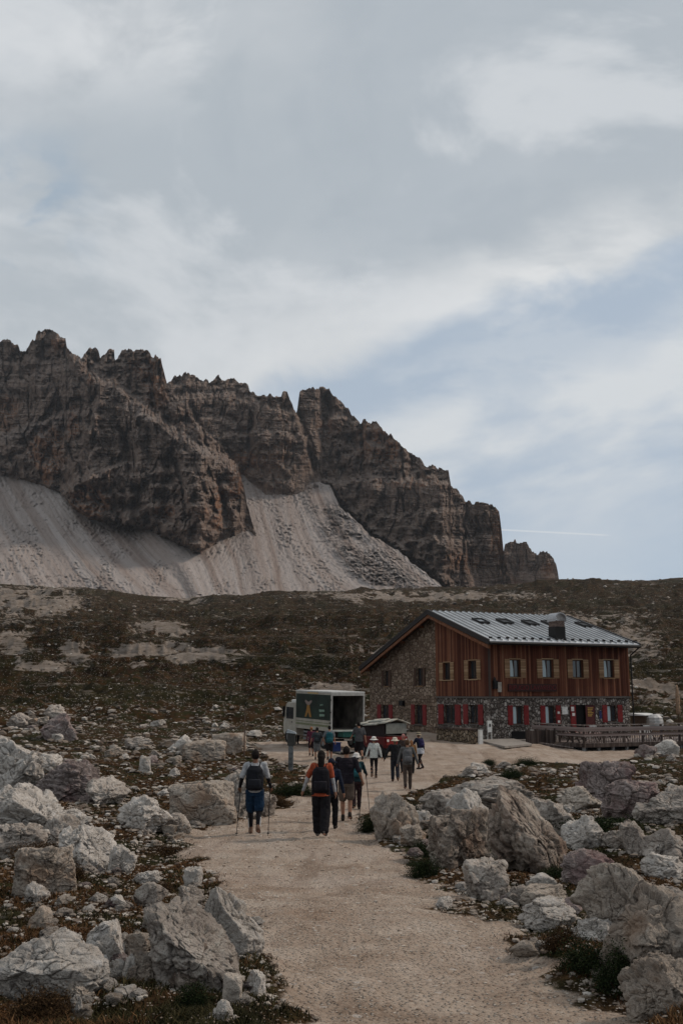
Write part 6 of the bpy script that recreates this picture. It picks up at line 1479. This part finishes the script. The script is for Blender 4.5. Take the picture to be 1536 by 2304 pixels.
person(802, 1822, 119, 1.68, 4, 'person with a white bucket hat and teal rucksack, right of the man in black', dict(near=1, stride=.12, al=(.1, .1, .3), ar=(.3, .20, .9), grip=1, top=('dark_teal', (.012, .03, .036)), bottom=('maroon_dark', (.03, .016, .018)), bwide=.02, hat=WHAT, brim=.15, hair=HAIRD,
    pack=('pack_teal', (.015, .075, .09), 'teal rucksack of the person with the white bucket hat', .27, .40), pole_r=((.42, -.06, 0), 'long trekking pole held out at the right by the person with the white bucket hat')), 5)
person(841, 1751, 88, 1.66, -4, 'woman in a white jacket, white sun hat and tight black leggings', dict(stride=.12, shw=.165, al=(.05, .22, .1), ar=(-.1, .20, .1), top=('white_jacket', (.48, .50, .47)), hem=.86, bottom=BK, bwide=.0, hat=('sunhat_white', (.66, .64, .60)), brim=.19, band=('tan_band', (.3, .22, .15)), hair=HAIRD, shoe=BOOT), 6)
person(889, 1759, 94, 1.74, 3, 'man dressed in black with a cream sun hat, left of the grey rucksack', dict(stride=.14, lead=-1, al=(-.2, .30, .1), ar=(.15, .12, .1), top=('dark_jacket', (.014, .014, .016)), loose=.01, bottom=('dark_slate', (.020, .022, .030)), bwide=.02, hat=('sunhat_cream', (.52, .46, .37)), brim=.18, tan=1, shoe=BOOT), 7)
person(917, 1777, 107, 1.76, -2, 'hiker with a large grey rucksack, grey shirt and brown trousers', dict(stride=.15, al=(.05, .20, .2), ar=(-.05, .22, .2), top=('grey_shirt', (.11, .108, .105)), bottom=DKBR, bwide=.012, hair=('hair_brown', (.09, .05, .03)), shoe=('boot_dark', (.03, .02, .02)), pack=('pack_grey', (.10, .098, .10), 'grey rucksack of the hiker in brown trousers', .34, .48)), 8)
person(908, 1742, 86, 1.70, 5, 'person with a pink headscarf, mostly hidden behind the hiker with the grey rucksack', dict(stride=.1, top=('brown_top', (.05, .035, .03)), bottom=BK, hair=('pink_scarf', (.36, .17, .15))), 9)
person(926, 1741, 72, 1.55, 0, 'small person with long ginger hair beside the hiker with the grey rucksack', dict(stride=.1, top=('mustard', (.20, .10, .035)), bottom=BK, hair=('ginger_hair', (.24, .11, .05)), long=1), 10)
person(946, 1732, 80, 1.66, 38, 'woman in dark blue with a striped straw hat and a pale layer round her waist', dict(stride=.24, lean=.10, al=(.5, .16, .3), ar=(-.2, .10, .2), top=('blue_black', (.013, .016, .032)), bottom=BK, bwide=0, waist=('pale_layer', (.42, .43, .46)), hat=('straw', (.32, .26, .18)), brim=.16, band=NV, hair=HAIRD,
    pack=('pack_purple', (.022, .018, .06), 'dark purple rucksack of the woman in the straw hat', .28, .36)), 11)
person(700, 1702, 64, 1.62, 0, 'person with ginger hair and a maroon top, left of the pair walking towards the truck', dict(stride=.16, top=('maroon', (.09, .022, .04)), bottom=('maroon_dark', (.03, .016, .018)), blen=.5, hair=('ginger_hair', (.24, .11, .05)), bun=1), 12)
person(713, 1710, 70, 1.74, 0, 'hiker with a dark grey rucksack and grey shorts behind the truck', dict(stride=.14, lead=-1, al=(-.1, .2, .2), ar=(.1, .26, .2), top=('charcoal', (.045, .05, .055)), sleeve=.4, bottom=('grey_shorts', (.12, .125, .13)), blen=.5, bwide=.03, hair=HAIRD, pack=('pack_charcoal', (.025, .03, .034), 'dark grey rucksack of the hiker in grey shorts by the truck', .33, .46)), 13)
person(741, 1712, 76, 1.78, 2, 'hiker with a big teal rucksack and bare legs behind the corner of the truck', dict(stride=.12, al=(.1, .24, .2), ar=(-.1, .12, .2), top=('grey_tee', (.16, .17, .18)), sleeve=.4, bottom=BK, blen=.48, bwide=.02, hair=HAIRD, pack=('pack_bright_teal', (.012, .07, .085), 'big teal rucksack of the bare legged hiker behind the truck', .36, .52)), 14)
person(808, 1712, 84, 1.82, 12, 'man in a grey T-shirt and black shorts striding past the back of the truck', dict(stride=.27, lead=-1, lean=.02, al=(.4, .16, .5), ar=(-.3, .12, .2), top=('slate_tee', (.06, .062, .066)), sleeve=.42, loose=.02, bottom=BK, blen=.52, bwide=.03, hair=HAIRD, head=(-.02, .04, 0)), 15)
person(667, 1674, 60, 1.75, 200, 'person in dark clothes standing beside the cab of the truck', dict(stride=.03, top=BK, bottom=NV, hair=HAIRD), 16)
# ------------------------------------------------------------ air
def haze():
    me = MB().box(-2600, 3200, -900, 2600, -75, 700)
    m = bpy.data.materials.new('air'); m.use_nodes = True; n = m.node_tree.nodes; n.clear()
    o = n.new('ShaderNodeOutputMaterial'); v = n.new('ShaderNodeVolumePrincipled'); v.inputs['Color'].default_value = (.80, .87, .95, 1); v.inputs['Density'].default_value = .00005; v.inputs['Anisotropy'].default_value = .3
    m.node_tree.links.new(v.outputs[0], o.inputs['Volume'])
    tag(me.build('haze', m), kind='stuff')
haze()
